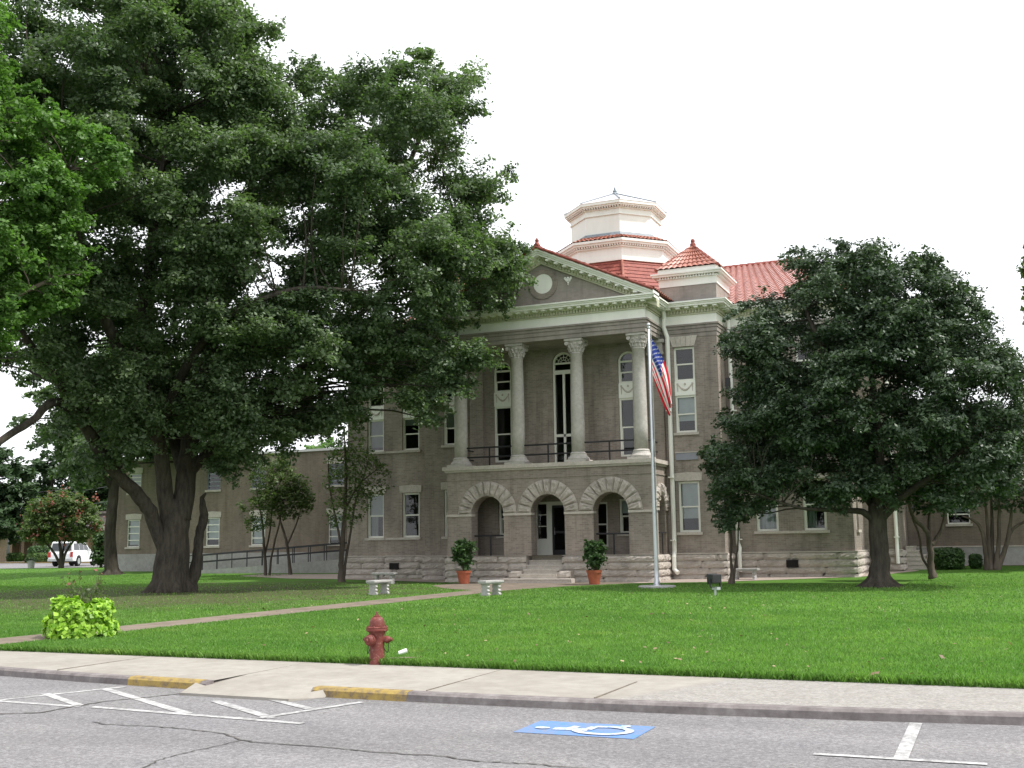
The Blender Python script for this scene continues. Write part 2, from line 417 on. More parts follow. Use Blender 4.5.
# ---------------------------------------------------------------- mesh building
class MB:
    def __init__(s):
        s.v, s.f, s.mi = [], [], []
    def add(s, verts, faces, mi=0):
        o = len(s.v)
        s.v.extend([tuple(map(float, p)) for p in verts])
        s.f.extend([tuple(i + o for i in q) for q in faces])
        s.mi.extend([mi] * len(faces))
    def box(s, x0, x1, y0, y1, z0, z1, mi=0):
        s.add([(x0, y0, z0), (x1, y0, z0), (x1, y1, z0), (x0, y1, z0), (x0, y0, z1), (x1, y0, z1), (x1, y1, z1), (x0, y1, z1)],
              [(0, 3, 2, 1), (4, 5, 6, 7), (0, 1, 5, 4), (1, 2, 6, 5), (2, 3, 7, 6), (3, 0, 4, 7)], mi)
    def obox(s, c, ax, ay, hx, hy, z0, z1, mi=0):
        c, ax, ay = np.array(c, float), np.array(ax, float), np.array(ay, float)
        q = [c - ax * hx - ay * hy, c + ax * hx - ay * hy, c + ax * hx + ay * hy, c - ax * hx + ay * hy]
        vs = [(p[0], p[1], z0) for p in q] + [(p[0], p[1], z1) for p in q]
        s.add(vs, [(0, 3, 2, 1), (4, 5, 6, 7), (0, 1, 5, 4), (1, 2, 6, 5), (2, 3, 7, 6), (3, 0, 4, 7)], mi)
    def quad(s, a, b, c, d, mi=0):
        s.add([a, b, c, d], [(0, 1, 2, 3)], mi)
    def prism(s, poly, a0, a1, axis='y', mi=0):
        """poly in the two other axes (x,z for y; y,z for x; x,y for z), extruded a0..a1"""
        def P(p, a):
            return {'y': (p[0], a, p[1]), 'x': (a, p[0], p[1]), 'z': (p[0], p[1], a)}[axis]
        n = len(poly)
        vs = [P(p, a0) for p in poly] + [P(p, a1) for p in poly]
        fs = [tuple(range(n)), tuple(range(2 * n - 1, n - 1, -1))]
        fs += [(i, i + n, (i + 1) % n + n, (i + 1) % n) for i in range(n)]
        s.add(vs, fs, mi)
    def lathe(s, prof, c=(0, 0, 0), n=20, phase=0.0, mi=0, axis='z', cap=True):
        vs, fs = [], []
        for r, h in prof:
            for k in range(n):
                a = phase + 2 * math.pi * k / n
                p = (r * math.cos(a), r * math.sin(a), h)
                if axis == 'y': p = (p[0], p[2], p[1])
                if axis == 'x': p = (p[2], p[0], p[1])
                vs.append((p[0] + c[0], p[1] + c[1], p[2] + c[2]))
        for i in range(len(prof) - 1):
            for k in range(n):
                k2 = (k + 1) % n
                fs.append((i * n + k, i * n + k2, (i + 1) * n + k2, (i + 1) * n + k))
        if cap:
            fs.append(tuple(range(n - 1, -1, -1)))
            fs.append(tuple(range((len(prof) - 1) * n, len(prof) * n)))
        s.add(vs, fs, mi)
    def tube(s, pts, rad, n=8, mi=0, flat=1.0):
        pts = [np.array(p, float) for p in pts]
        if not hasattr(rad, '__len__'): rad = [rad] * len(pts)
        vs, fs = [], []
        prev = None
        for i, p in enumerate(pts):
            d = pts[min(i + 1, len(pts) - 1)] - pts[max(i - 1, 0)]
            d = d / (np.linalg.norm(d) + 1e-9)
            ref = prev if prev is not None else (np.array([1.0, 0, 0]) if abs(d[0]) < 0.8 else np.array([0, 1.0, 0]))
            a = ref - d * np.dot(ref, d); a /= np.linalg.norm(a) + 1e-9
            b = np.cross(d, a); prev = a
            for k in range(n):
                t = 2 * math.pi * k / n
                vs.append(p + rad[i] * (a * math.cos(t) + b * math.sin(t) * flat))
        for i in range(len(pts) - 1):
            for k in range(n):
                k2 = (k + 1) % n
                fs.append((i * n + k, i * n + k2, (i + 1) * n + k2, (i + 1) * n + k))
        fs.append(tuple(range(n - 1, -1, -1)))
        fs.append(tuple(range((len(pts) - 1) * n, len(pts) * n)))
        s.add(vs, fs, mi)
    def build(s, name, mats, parent=None, smooth=False, origin=None, label=None):
        me = bpy.data.meshes.new(name)
        o3 = np.zeros(3)
        if parent is not None: o3 = np.array(wloc(parent))
        elif origin is not None: o3 = np.array(origin, float)
        me.from_pydata([tuple(np.array(p) - o3) for p in s.v], [], s.f)
        if not isinstance(mats, (list, tuple)): mats = [mats]
        for m in mats: me.materials.append(m)
        if len(mats) > 1: me.polygons.foreach_set('material_index', s.mi)
        if smooth: me.polygons.foreach_set('use_smooth', [True] * len(me.polygons))
        me.update()
        ob = bpy.data.objects.new(name, me)
        COL.objects.link(ob)
        if parent is not None: ob.parent = parent
        elif origin is not None: ob.location = tuple(o3)
        if label: ob['label'] = label
        return ob

def wloc(o):
    v = Vector((0, 0, 0))
    while o is not None:
        v = v + o.location; o = o.parent
    return v
def tag(o, label, cat, group=None):
    o['label'] = label; o['category'] = cat
    if group: o['group'] = group
    return o
def thing(name, label, cat, loc, group=None):
    o = bpy.data.objects.new(name, None)
    COL.objects.link(o)
    o.location = tuple(map(float, loc)); o.empty_display_size = 0.3
    return tag(o, label, cat, group)
def struct(o, kind='structure'):
    o['kind'] = kind
    return o
def copy_tree(o, parent=None):
    c = o.copy(); COL.objects.link(c)
    c.parent = parent
    for ch in list(o.children): copy_tree(ch, c)
    return c

def wall(mb, axis, c, u0, u1, z0, z1, holes=(), depth=0.2, mi=0, mir=None):
    """a wall face with openings; depth goes to the inside (positive = +axis). holes: (ua, ub, za, zb, arched)"""
    def P(u, z, d=0.0):
        return (u, c + d, z) if axis == 'y' else (c + d, u, z)
    us = sorted({u0, u1, *[h[0] for h in holes], *[h[1] for h in holes]})
    zs = sorted({z0, z1, *[h[2] for h in holes], *[h[3] for h in holes]})
    mir = mi if mir is None else mir
    for i in range(len(us) - 1):
        for j in range(len(zs) - 1):
            um, zm = (us[i] + us[i + 1]) / 2, (zs[j] + zs[j + 1]) / 2
            if any(h[0] < um < h[1] and h[2] < zm < h[3] for h in holes): continue
            mb.quad(P(us[i], zs[j]), P(us[i + 1], zs[j]), P(us[i + 1], zs[j + 1]), P(us[i], zs[j + 1]), mi)
    for h in holes:
        ua, ub, za, zb = h[:4]
        loop = [(ua, za), (ub, za)]
        if len(h) > 4 and h[4]:
            r = (ub - ua) / 2; cu = (ua + ub) / 2; zsn = zb - r
            n = 18
            arc = [(cu + r * math.cos(math.pi * k / n), zsn + r * math.sin(math.pi * k / n)) for k in range(n + 1)]
            for k in range(n):
                a, b = arc[k], arc[k + 1]
                mb.quad(P(b[0], b[1]), P(a[0], a[1]), P(a[0], zb), P(b[0], zb), mi)
            loop += arc
        else:
            loop += [(ub, zb), (ua, zb)]
        for k in range(len(loop)):
            a, b = loop[k], loop[(k + 1) % len(loop)]
            if abs(a[0] - b[0]) + abs(a[1] - b[1]) < 1e-6: continue
            mb.quad(P(a[0], a[1]), P(a[0], a[1], depth), P(b[0], b[1], depth), P(b[0], b[1]), mir)

def rock_rows(mb, axis, c, u0, u1, rows, sgn=-1, bulge=0.07, rng=RNG, block=(0.9, 2.3), holes=()):
    """rows of rock-faced blocks standing proud of the wall plane c towards sgn"""
    for (z0, z1) in rows:
        u = u0
        while u < u1 - 0.01:
            w = rng.uniform(*block)
            e = u + w
            if u1 - e < 0.35: e = u1
            skip = False
            for (ha, hb, hza, hzb) in holes:
                if ha < (u + e) / 2 < hb and hza < (z0 + z1) / 2 < hzb: skip = True
                if u < ha < e and hza < (z0 + z1) / 2 < hzb: e = ha
                elif u < hb < e and ha <= u + 0.01 and hza < (z0 + z1) / 2 < hzb:
                    e = hb; skip = True
            if not skip:
                nu = max(3, int((e - u) / 0.12)); nz = 5
                vs, fs = [], []
                for j in range(nz + 1):
                    for i in range(nu + 1):
                        a, b = i / nu, j / nz
                        edge = min(1.0, min(a * (e - u), (1 - a) * (e - u)) / 0.05) if True else 1
                        prof = math.sin(math.pi * min(max(b, 0.0), 1.0)) ** 0.55
                        d = 0.015 + bulge * prof * min(1, edge) * (0.55 + 0.75 * rng.random())
                        if i in (0, nu) or j in (0, nz): d = 0.0
                        uu, zz = u + a * (e - u), z0 + b * (z1 - z0)
                        vs.append((uu, c + sgn * d, zz) if axis == 'y' else (c + sgn * d, uu, zz))
                for j in range(nz):
                    for i in range(nu):
                        q = j * (nu + 1) + i
                        f = (q, q + 1, q + nu + 2, q + nu + 1)
                        fs.append(f if (axis == 'y') == (sgn < 0) else f[::-1])
                mb.add(vs, fs)
            u = e

def leaf_mesh(name, mat, centers, normals, size, parent=None, origin=(0, 0, 0), aspect=0.55, jitter=0.35, rng=RNG, tint=None):
    n = len(centers)
    nrm = normals / (np.linalg.norm(normals, axis=1, keepdims=True) + 1e-9)
    rv = rng.normal(size=(n, 3))
    a = np.cross(nrm, rv); a /= np.linalg.norm(a, axis=1, keepdims=True) + 1e-9
    b = np.cross(nrm, a)
    L = size * np.clip(1 + jitter * rng.normal(size=(n, 1)) * 0.8, 0.4, 1.9)
    a = a * L * 0.5; b = b * L * 0.5 * aspect
    off = np.array(origin, float)
    V = np.stack([centers - a, centers + b + a * 0.1, centers + a, centers - b + a * 0.1], axis=1).reshape(-1, 3) - off
    me = bpy.data.meshes.new(name)
    me.vertices.add(4 * n); me.loops.add(4 * n); me.polygons.add(n)
    me.vertices.foreach_set('co', V.astype(np.float32).ravel())
    me.loops.foreach_set('vertex_index', np.arange(4 * n, dtype=np.int32))
    me.polygons.foreach_set('loop_start', np.arange(0, 4 * n, 4, dtype=np.int32))
    me.polygons.foreach_set('loop_total', np.full(n, 4, dtype=np.int32))
    at = me.attributes.new('tint', 'FLOAT', 'FACE')
    tv = rng.random(n) if tint is None else tint
    at.data.foreach_set('value', np.asarray(tv, dtype=np.float32))
    me.materials.append(mat)
    me.update(); me.validate()
    ob = bpy.data.objects.new(name, me); COL.objects.link(ob)
    if parent is not None: ob.parent = parent
    else: ob.location = tuple(off)
    return ob

def inside_poly(P, poly):
    x, y = P[:, 0], P[:, 1]; r = np.zeros(len(P), bool)
    n = len(poly)
    for i in range(n):
        x1, y1 = poly[i]; x2, y2 = poly[(i + 1) % n]
        c = ((y1 > y) != (y2 > y)) & (x < (x2 - x1) * (y - y1) / (y2 - y1 + 1e-12) + x1)
        r ^= c
    return r
def edge_dist(P, poly):
    d = np.full(len(P), 1e9); n = len(poly)
    for i in range(n):
        a = np.array(poly[i]); b = np.array(poly[(i + 1) % n]); ab = b - a
        t = np.clip(((P - a) @ ab) / (ab @ ab + 1e-12), 0, 1)
        d = np.minimum(d, np.linalg.norm(P - (a + t[:, None] * ab), axis=1))
    return d

def frame_at(base):
    v = np.array([base[0], base[1], 0.0]); v /= np.linalg.norm(v)
    return v, np.array([v[1], -v[0], 0.0])

def px_on(base, x, y, d=0.0):
    """point on the upright plane through base facing the camera, at pixel x, y, pushed d metres back"""
    v, r = frame_at(base)
    rr = ray(x, y)
    t = (base[0] * v[0] + base[1] * v[1] + d) / (rr[0] * v[0] + rr[1] * v[1])
    return np.array([0, 0, EYE]) + t * rr

def crown_lobes(base, poly_px, lobe_r, n_lobes, depth=1.0, rng=RNG, min_sep=0.75, maxd=99, back=1.0):
    v, r = frame_at(base)
    pts = []
    for (x, y) in poly_px:
        P = px_on(base, x, y)
        pts.append(((P - np.array(base)) @ r, P[2]))
    poly = np.array(pts)
    lo, hi = poly.min(0), poly.max(0)
    lob = []
    Rmax = None
    tries = 0
    while len(lob) < n_lobes and tries < 60:
        tries += 1
        Q = rng.uniform(lo, hi, size=(600, 2))
        Q = Q[inside_poly(Q, poly)]
        de = edge_dist(Q, poly)
        if Rmax is None: Rmax = de.max()
        for q, e in zip(Q, de):
            if e < 0.25 * lobe_r: continue
            rad = min(lobe_r * rng.uniform(0.75, 1.25), max(e + 0.05 * lobe_r, 0.45 * lobe_r))
            D = min(depth * math.sqrt(max(0.0, min(e, Rmax) * (2 * Rmax - min(e, Rmax)))), maxd)
            D = max(D - 0.6 * rad, 0.2)
            t = rng.uniform(-1, 1); t = math.copysign(abs(t) ** 0.6, t) * D
            if t > 0: t *= back
            c = np.array(base) + r * q[0] + v * t
            c = np.array([c[0], c[1], q[1]])
            if all(np.linalg.norm(c - l[0]) > min_sep * min(rad, l[1]) for l in lob):
                lob.append((c, rad))
                if len(lob) >= n_lobes: break
    return lob

def leaves_in(lobes, per_m2, rng=RNG, squash=0.8, sub=13, sub_sig=0.2, droop=0.12):
    """leaves on sprays: each lobe is a tuft of short leafy twigs that point outwards and lie in flattish layers"""
    Cs, Ns, Ts = [], [], []
    for c, rad in lobes:
        n = max(30, int(per_m2 * rad * rad))
        d = rng.normal(size=(sub, 3)); d[:, 2] = d[:, 2] * 0.75 + 0.15
        d /= np.linalg.norm(d, axis=1, keepdims=True)
        ln = rng.uniform(0.65, 1.2, size=sub) * rad
        w = rng.integers(0, sub, size=n)
        t = rng.uniform(0.12, 1.0, size=n) ** 0.75
        g = np.clip(rng.normal(size=(n, 3)), -1.7, 1.7) * (sub_sig * rad * (1.15 - 0.6 * t))[:, None]
        g[:, 2] *= 0.6
        p = d[w] * (ln[w] * t)[:, None] + g
        p[:, 2] -= droop * rad * t * t
        p[:, 2] *= squash
        Cs.append(c + p)
        out = p / (np.linalg.norm(p, axis=1, keepdims=True) + 1e-6)
        Ns.append(out * 0.4 + np.array([0, 0, 0.7]) + rng.normal(size=(n, 3)) * 0.5)
        tw = rng.normal(0, 0.10, size=sub)
        Ts.append(np.clip(rng.normal(0.5 + rng.uniform(-0.15, 0.15), 0.2, size=n) + tw[w], 0, 1))
    return np.concatenate(Cs), np.concatenate(Ns), np.concatenate(Ts)

def bend(p0, p1, n=5, sag=0.12, rng=RNG):
    p0, p1 = np.array(p0, float), np.array(p1, float)
    L = np.linalg.norm(p1 - p0)
    k = rng.normal(size=3) * L * sag * 0.6; k[2] = abs(k[2]) * 0.6
    out = []
    for i in range(n + 1):
        t = i / n
        q = p0 + (p1 - p0) * t + k * math.sin(math.pi * t) + rng.normal(size=3) * L * 0.012 * (0 < i < n)
        out.append(q)
    return out

def tree(name, label, base, limbs, poly_px, leafmat, bark, lobe_r, n_lobes, per_m2, leaf, depth=1.0, seed=1, group=None,
         min_sep=0.75, twig=0.05, maxd=99, flare=None, aspect=0.55, cat='tree', squash=0.85, extra_crown=None, back=1.0, sub_sig=0.2, bare=()):
    """limbs: list of (points [(px, py, depth offset)], radii). The crown fills the outline seen from the front, with real depth."""
    rng = np.random.default_rng(seed)
    t = thing(name, label, cat, base, group)
    mb = MB()
    nodes = []
    for pts, rad in limbs:
        P = [px_on(base, *q) for q in pts]
        # refine
        Q, Rr = [], []
        for i in range(len(P) - 1):
            m = 5
            for k in range(m):
                s = k / m
                p_0 = P[max(i - 1, 0)]; p1, p2 = P[i], P[i + 1]; p3 = P[min(i + 2, len(P) - 1)]
                q = 0.5 * (2 * p1 + (p2 - p_0) * s + (2 * p_0 - 5 * p1 + 4 * p2 - p3) * s * s + (3 * p1 - p_0 - 3 * p2 + p3) * s ** 3)
                Q.append(q); Rr.append(rad[i] + (rad[i + 1] - rad[i]) * s)
        Q.append(P[-1]); Rr.append(rad[-1])
        for i in range(1, len(Q) - 1): Q[i] = Q[i] + rng.normal(size=3) * min(Rr[i] * 0.10, 0.02)
        mb.tube(Q, Rr, 14 if max(rad) > 0.25 else 8)
        if len(pts) and pts not in [limbs[k][0] for k in bare]: nodes += [(q, rr) for q, rr in zip(Q, Rr)]
    if flare:
        r0, h, rt, k = flare
        n = 40; b = np.array(base); prof = []
        ph = rng.uniform(0, 6, size=3)
        vs, fs = [], []
        for j in range(9):
            f = j / 8
            for i in range(n):
                a = 2 * math.pi * i / n
                lob = 0.5 + 0.5 * math.cos(k * a + ph[0] + 0.6 * math.sin(2 * a + ph[1]))
                rr = rt + (r0 * (0.6 + 0.55 * lob) - rt) * (1 - f) ** 2.6
                vs.append((b[0] + rr * math.cos(a), b[1] + rr * math.sin(a), b[2] - 0.1 + f * h))
        for j in range(8):
            for i in range(n):
                i2 = (i + 1) % n
                fs.append((j * n + i, j * n + i2, (j + 1) * n + i2, (j + 1) * n + i))
        mb.add(vs, fs)
    lobes = crown_lobes(base, poly_px, lobe_r, n_lobes, depth, rng, min_sep, maxd, back)
    if extra_crown:
        lobes += [(px_on(base, x, y, d), rr) for x, y, d, rr in extra_crown]
    NP = np.array([q for q, _ in nodes]); NR = np.array([r for _, r in nodes])
    for c, rad in lobes:
        d = np.linalg.norm(NP - c, axis=1) + np.where(NP[:, 2] > c[2] + 0.3, 3.0, 0.0)
        i = int(np.argmin(d))
        L = np.linalg.norm(NP[i] - c)
        r0 = min(NR[i] * 0.6, twig * (0.6 + 0.14 * L))
        P = bend(NP[i], c, 5, 0.14, rng)
        mb.tube(P, [r0 * (1 - 0.75 * k / 5) for k in range(6)], 5)
    mb.build('trunk', bark, t, smooth=True)
    C, N, T = leaves_in(lobes, per_m2, rng, squash, sub_sig=sub_sig)
    leaf_mesh('crown', leafmat, C, N, leaf, t, base, aspect, tint=T, rng=rng)
    return t, lobes

# ================================================================ SETTING
def curbY(X):
    d = X + 5.2
    return 11.45 + (0.0090 if d < 0 else 0.0125) * min(abs(d), 9.0) ** 2 + max(0, abs(d) - 9.0) * 0.02
def backY(X):
    return 13.84 - 0.026 * max(-30, min(30, X + 6.0))
ROAD_Z, WALK_Z = -0.13, -0.03

mb = MB()
XS = [-2000, -400, -150] + list(np.arange(-120, 81, 4.0)) + [150, 400, 2000]
YS = [-600, -100, -20, 0, 8, 'a', 'b', 'c'] + list(np.arange(16, 44, 4.0)) + list(np.arange(44, 58, 2.0)) + [60, 70, 85, 110, 160, 300, 700, 3000]
vs = []
for Y in YS:
    for X in XS:
        if isinstance(Y, str):
            yy = backY(X) + {'a': -0.5, 'b': -0.04, 'c': 0.02}[Y]
            vs.append((X, yy, {'a': -0.3, 'b': -0.08, 'c': -0.005}[Y])); continue
        z = -0.3 if Y < 12 else float(ground_z(Y))
        vs.append((X, Y, z))
nx = len(XS)
mb.add(vs, [(j * nx + i, j * nx + i + 1, (j + 1) * nx + i + 1, (j + 1) * nx + i) for j in range(len(YS) - 1) for i in range(nx - 1)])
struct(mb.build('lawn', M['lawn']))

mb = MB()
xs = list(np.arange(-60, 41, 1.0))
for a, b in zip(xs[:-1], xs[1:]):
    mb.quad((a, -8, ROAD_Z), (b, -8, ROAD_Z), (b, curbY(b) + 0.25, ROAD_Z), (a, curbY(a) + 0.25, ROAD_Z))
struct(mb.build('road', M['asphalt']))

# sidewalk with the dropped ramp, kerb
RAMP = (-9.25, -7.62)
xs = sorted(set(list(np.arange(-60, 41, 0.5)) + [RAMP[0], RAMP[1], RAMP[0] - 0.25, RAMP[1] + 0.08]))
mb = MB()
def front(X):
    if RAMP[0] <= X <= RAMP[1]:
        return curbY(X) - 0.45 + 0.05 * math.sin(9 * X)
    return curbY(X) + 0.15
def dropz(X):
    return ROAD_Z + 0.012 if RAMP[0] <= X <= RAMP[1] else WALK_Z
for a, b in zip(xs[:-1], xs[1:]):
    m = (a + b) / 2
    if RAMP[0] <= m <= RAMP[1]:
        fa, fb = max(curbY(a), 0) - 0.45 + 0.03 * math.sin(7 * a), curbY(b) - 0.45 + 0.03 * math.sin(7 * b)
        za = zb = ROAD_Z + 0.03
        mb.quad((a, fa, ROAD_Z - 0.02), (b, fb, ROAD_Z - 0.02), (b, fb, zb), (a, fa, za))
        mb.quad((a, fa, za), (b, fb, zb), (b, curbY(b) + 0.9, WALK_Z), (a, curbY(a) + 0.9, WALK_Z))
        mb.quad((a, curbY(a) + 0.9, WALK_Z), (b, curbY(b) + 0.9, WALK_Z), (b, backY(b), WALK_Z + 0.01), (a, backY(a), WALK_Z + 0.01))
    else:
        mb.quad((a, curbY(a) + 0.15, WALK_Z), (b, curbY(b) + 0.15, WALK_Z), (b, backY(b), WALK_Z + 0.01), (a, backY(a), WALK_Z + 0.01))
for X, s in ((RAMP[0], -1), (RAMP[1], 1)):     # side cheeks of the dropped ramp
    f = curbY(X) - 0.45
    X2 = X + 0.22 * s
    mb.add([(X, f, ROAD_Z + 0.03), (X, curbY(X) + 0.9, WALK_Z), (X2, curbY(X2) + 0.16, WALK_Z), (X2, curbY(X2) - 0.02, ROAD_Z + 0.002), (X, f - 0.01, ROAD_Z)], [(0, 1, 2), (0, 2, 3), (0, 3, 4)])
struct(mb.build('sidewalk', M['sidewalk']))
mb = MB(); my = MB()
def curb_seg(m_, a, b, grow=0.0, mi=0):
    ya, yb = curbY(a), curbY(b); g = grow
    pr = lambda X, Y: [(X, Y - g, ROAD_Z - 0.05), (X, Y + 0.015 - g, WALK_Z - 0.025), (X, Y + 0.045, WALK_Z + 0.002 + g), (X, Y + 0.17, WALK_Z + 0.004 + g), (X, Y + 0.17, ROAD_Z - 0.05)]
    A, B_ = pr(a, ya), pr(b, yb)
    m_.add(A + B_, [(i, i + 5, i + 6, i + 1) for i in range(4)] + [(0, 1, 2, 3, 4), (9, 8, 7, 6, 5)])
for a, b in zip(xs[:-1], xs[1:]):
    m = (a + b) / 2
    if RAMP[0] - 0.001 <= m <= RAMP[1] + 0.001: continue
    curb_seg(mb, a, b)
struct(mb.build('kerb', M['kerb']))
for a0, b0 in ((-10.6, RAMP[0] - 0.1), (RAMP[1] + 0.02, -6.31)):
    my = MB()
    g = list(np.linspace(a0, b0, 8))
    for a, b in zip(g[:-1], g[1:]): curb_seg(my, a, b, 0.004)
    struct(my.build('kerb_paint', M['yellow']))
# joints across the pavement
mb = MB()
for X in (-21.5, -18.4, -15.3, -12.2, -6.15, 1.2):
    mb.box(X - 0.004, X + 0.004, curbY(X) + 0.2, backY(X) - 0.03, WALK_Z - 0.01, WALK_Z + 0.0115)
p0, p1 = atz(637, 682.5, WALK_Z), atz(594.5, 698.7, WALK_Z)
d = (p1 - p0)[:2]; d /= np.linalg.norm(d); nn = np.array([-d[1], d[0]])
mb.obox(((p0 + p1) / 2)[:2], d, nn, np.linalg.norm((p1 - p0)[:2]) / 2, 0.008, WALK_Z - 0.01, WALK_Z + 0.0125)
struct(mb.build('sidewalk_joint', M['joint']))

# road cracks
def ribbon(mb, pts, w, z, jit=0.0, rng=RNG, sub=6):
    P = []
    for i in range(len(pts) - 1):
        for k in range(sub):
            P.append(np.array(pts[i]) + (np.array(pts[i + 1]) - np.array(pts[i])) * k / sub)
    P.append(np.array(pts[-1]))
    P = np.array(P)[:, :2]
    P[1:-1] += rng.normal(size=(len(P) - 2, 2)) * jit
    for i in range(len(P) - 1):
        d = P[i + 1] - P[i]; d /= np.linalg.norm(d) + 1e-9; n = np.array([-d[1], d[0]])
        w0 = w * (1 if jit == 0 else rng.uniform(0.6, 1.3)) / 2
        a, b, c, e = P[i] - n * w0 - d * 0.004, P[i + 1] - n * w0 + d * 0.004, P[i + 1] + n * w0 + d * 0.004, P[i] + n * w0 - d * 0.004
        zi = z + 0.0003 * (i % 3)
        mb.quad((*a, zi), (*b, zi), (*c, zi), (*e, zi))
for pl, w in (([(-12, 414.5 + 300), (40, 713), (80, 706), (110, 701), (140, 698.5), (165, 695.5), (190, 693)], 0.035),
              ([(92, 722), (105, 724.5), (155, 727), (185, 729), (225, 734), (242, 740.5), (256, 742.5), (330, 748), (370, 752.5), (440, 756), (475, 761.5), (512, 763), (560, 766.5), (620, 772)], 0.022),
              ([(140, 769), (160, 760), (180, 754.5), (210, 748), (240, 741)], 0.014)):
    mb = MB()
    ribbon(mb, [atz(x, y, ROAD_Z) for x, y in pl], w, ROAD_Z + 0.006, 0.012)
    struct(mb.build('road_crack', M['crack']))
# parking bay lines
ZL = ROAD_Z + 0.004
for k, (a, b, w) in enumerate((((-11.15, 9.95), (-10.5, 11.55), 0.10), ((-11.6, 10.06), (-9.72, 9.98), 0.10), ((-11.0, 10.72), (-9.8, 10.06), 0.11),
                ((-10.58, 11.3), (-8.14, 9.93), 0.12), ((-9.55, 10.0), (-6.55, 9.75), 0.10), ((-8.48, 10.82), (-7.06, 9.95), 0.12),
                ((-7.9, 11.13), (-7.04, 10.62), 0.11), ((-7.19, 9.92), (-6.77, 11.25), 0.10), ((-0.84, 11.62), (-0.84, 9.78), 0.115), ((-1.52, 9.74), (-0.2, 9.74), 0.085))):
    mb = MB(); ribbon(mb, [(*a, 0), (*b, 0)], w, ZL + 0.0004 * k, 0.0, sub=1)
    struct(mb.build('road_marking', M['roadwhite']))
# blue square with the wheelchair sign
sq = thing('parking_symbol', 'blue painted square with white wheelchair sign on the grey road', 'road marking', (-3.73, 10.3, ROAD_Z))
mb = MB(); mb.quad((-4.33, 9.95, ZL), (-3.14, 9.95, ZL), (-3.14, 10.66, ZL), (-4.33, 10.66, ZL))
mb.build('blue_square', M['roadblue'], sq)
mb = MB()
S = lambda u, w: (-3.25 - u * 0.97, 10.02 + w * 0.60)
zz = ZL + 0.004
def stroke(pts, w):
    global zz
    zz += 0.001
    ribbon(mb, [(*S(*p), 0) for p in pts], w, zz, 0.0, sub=1)
stroke([(0.80, 0.36), (0.46, 0.42)], 0.13)
stroke([(0.66, 0.38), (0.62, 0.66)], 0.085)
stroke([(0.46, 0.42), (0.44, 0.70), (0.14, 0.80), (0.17, 0.95)], 0.09)
stroke([(0.30 + 0.27 * math.cos(a), 0.40 + 0.34 * math.sin(a)) for a in np.linspace(R_(100), R_(370), 16)][::-1], 0.08)
c0 = S(0.92, 0.36)
mb.add([(c0[0] + 0.075 * math.cos(a), c0[1] + 0.06 * math.sin(a), zz) for a in np.linspace(0, 2 * math.pi, 14, endpoint=False)], [tuple(range(14))])
mb.build('wheelchair_sign', M['signwhite'], sq)

# brick path to the steps, paving in front, walk along the wall
mb = MB()
ys = list(np.arange(13.9, 36.1, 1.0))
for a, b in zip(ys[:-1], ys[1:]):
    w = lambda Y: (-17.38 + 0.015 * (Y - 14), -16.22 + 0.026 * (Y - 14))
    (l0, r0), (l1, r1) = w(a), w(b)
    mb.quad((l0, a, 0.006), (r0, a, 0.006), (r1, b, 0.006), (l1, b, 0.006))
l, r = w(35.9)
mb.add([(l, 35.9, 0.006), (r, 35.9, 0.006), (-14.7, 39.5, 0.006), (-13.2, 41.6, 0.006), (-13.2, 43.0, 0.006), (-20.6, 43.0, 0.006), (-20.6, 39.5, 0.006), (-18.6, 36.8, 0.006)], [tuple(range(8))])
struct(mb.build('brick_path', M['paving']))
mb = MB()
pts = [(-13.2, 41.9), (-12.1, 42.3), (-10.0, 43.3), (-8.06, 44.9), (-5.04, 47.0), (-3.87, 49.2), (-1.29, 54.6), (8, 54.6)]
far = [(-13.2, 43.6), (-12.3, 45.8), (-10.0, 46.9), (-8.06, 47.2), (-5.0, 50.2), (-3.7, 54.2), (-1.2, 55.2), (8, 55.2)]
for i in range(len(pts) - 1):
    z = lambda p: max(float(ground_z(p[1])), 0) + 0.012
    mb.quad(*[(p[0], p[1], z(p)) for p in (pts[i], pts[i + 1], far[i + 1], far[i])])
struct(mb.build('walkway', M['pinkstone']))
mb = MB()
pts = [(-36.5, 48.2), (-32, 46.2), (-28.6, 45.6), (-21.6, 42.6)]
far = [(-36.0, 49.6), (-31, 49.6), (-28.6, 46.9), (-21.6, 45.6)]
for i in range(len(pts) - 1):
    mb.quad(*[(p[0], p[1], float(ground_z(p[1])) + 0.012) for p in (pts[i], pts[i + 1], far[i + 1], far[i])])
struct(mb.build('footpath', M['pinkstone']))

# ================================================================ COURTHOUSE
CX = -17.1
PX0, PX1, PY = -21.70, -12.56, 43.12       # portico
VX0, VX1, VY = -24.0, -10.2, 45.4          # centre block
WX0, WX1, WY = -29.0, -5.27, 46.8          # wings
BY = 70.0
mir = lambda x: 2 * CX - x
ch = thing('courthouse', 'grey-brown brick courthouse with columned portico, pediment and red tile roofs', 'courthouse', (CX, PY, 0))
ARCH = [(-20.55, -19.05), (-17.80, -16.30), (-15.05, -13.55)]
R_IN = 0.75
A_CROWN = 2.85 + R_IN

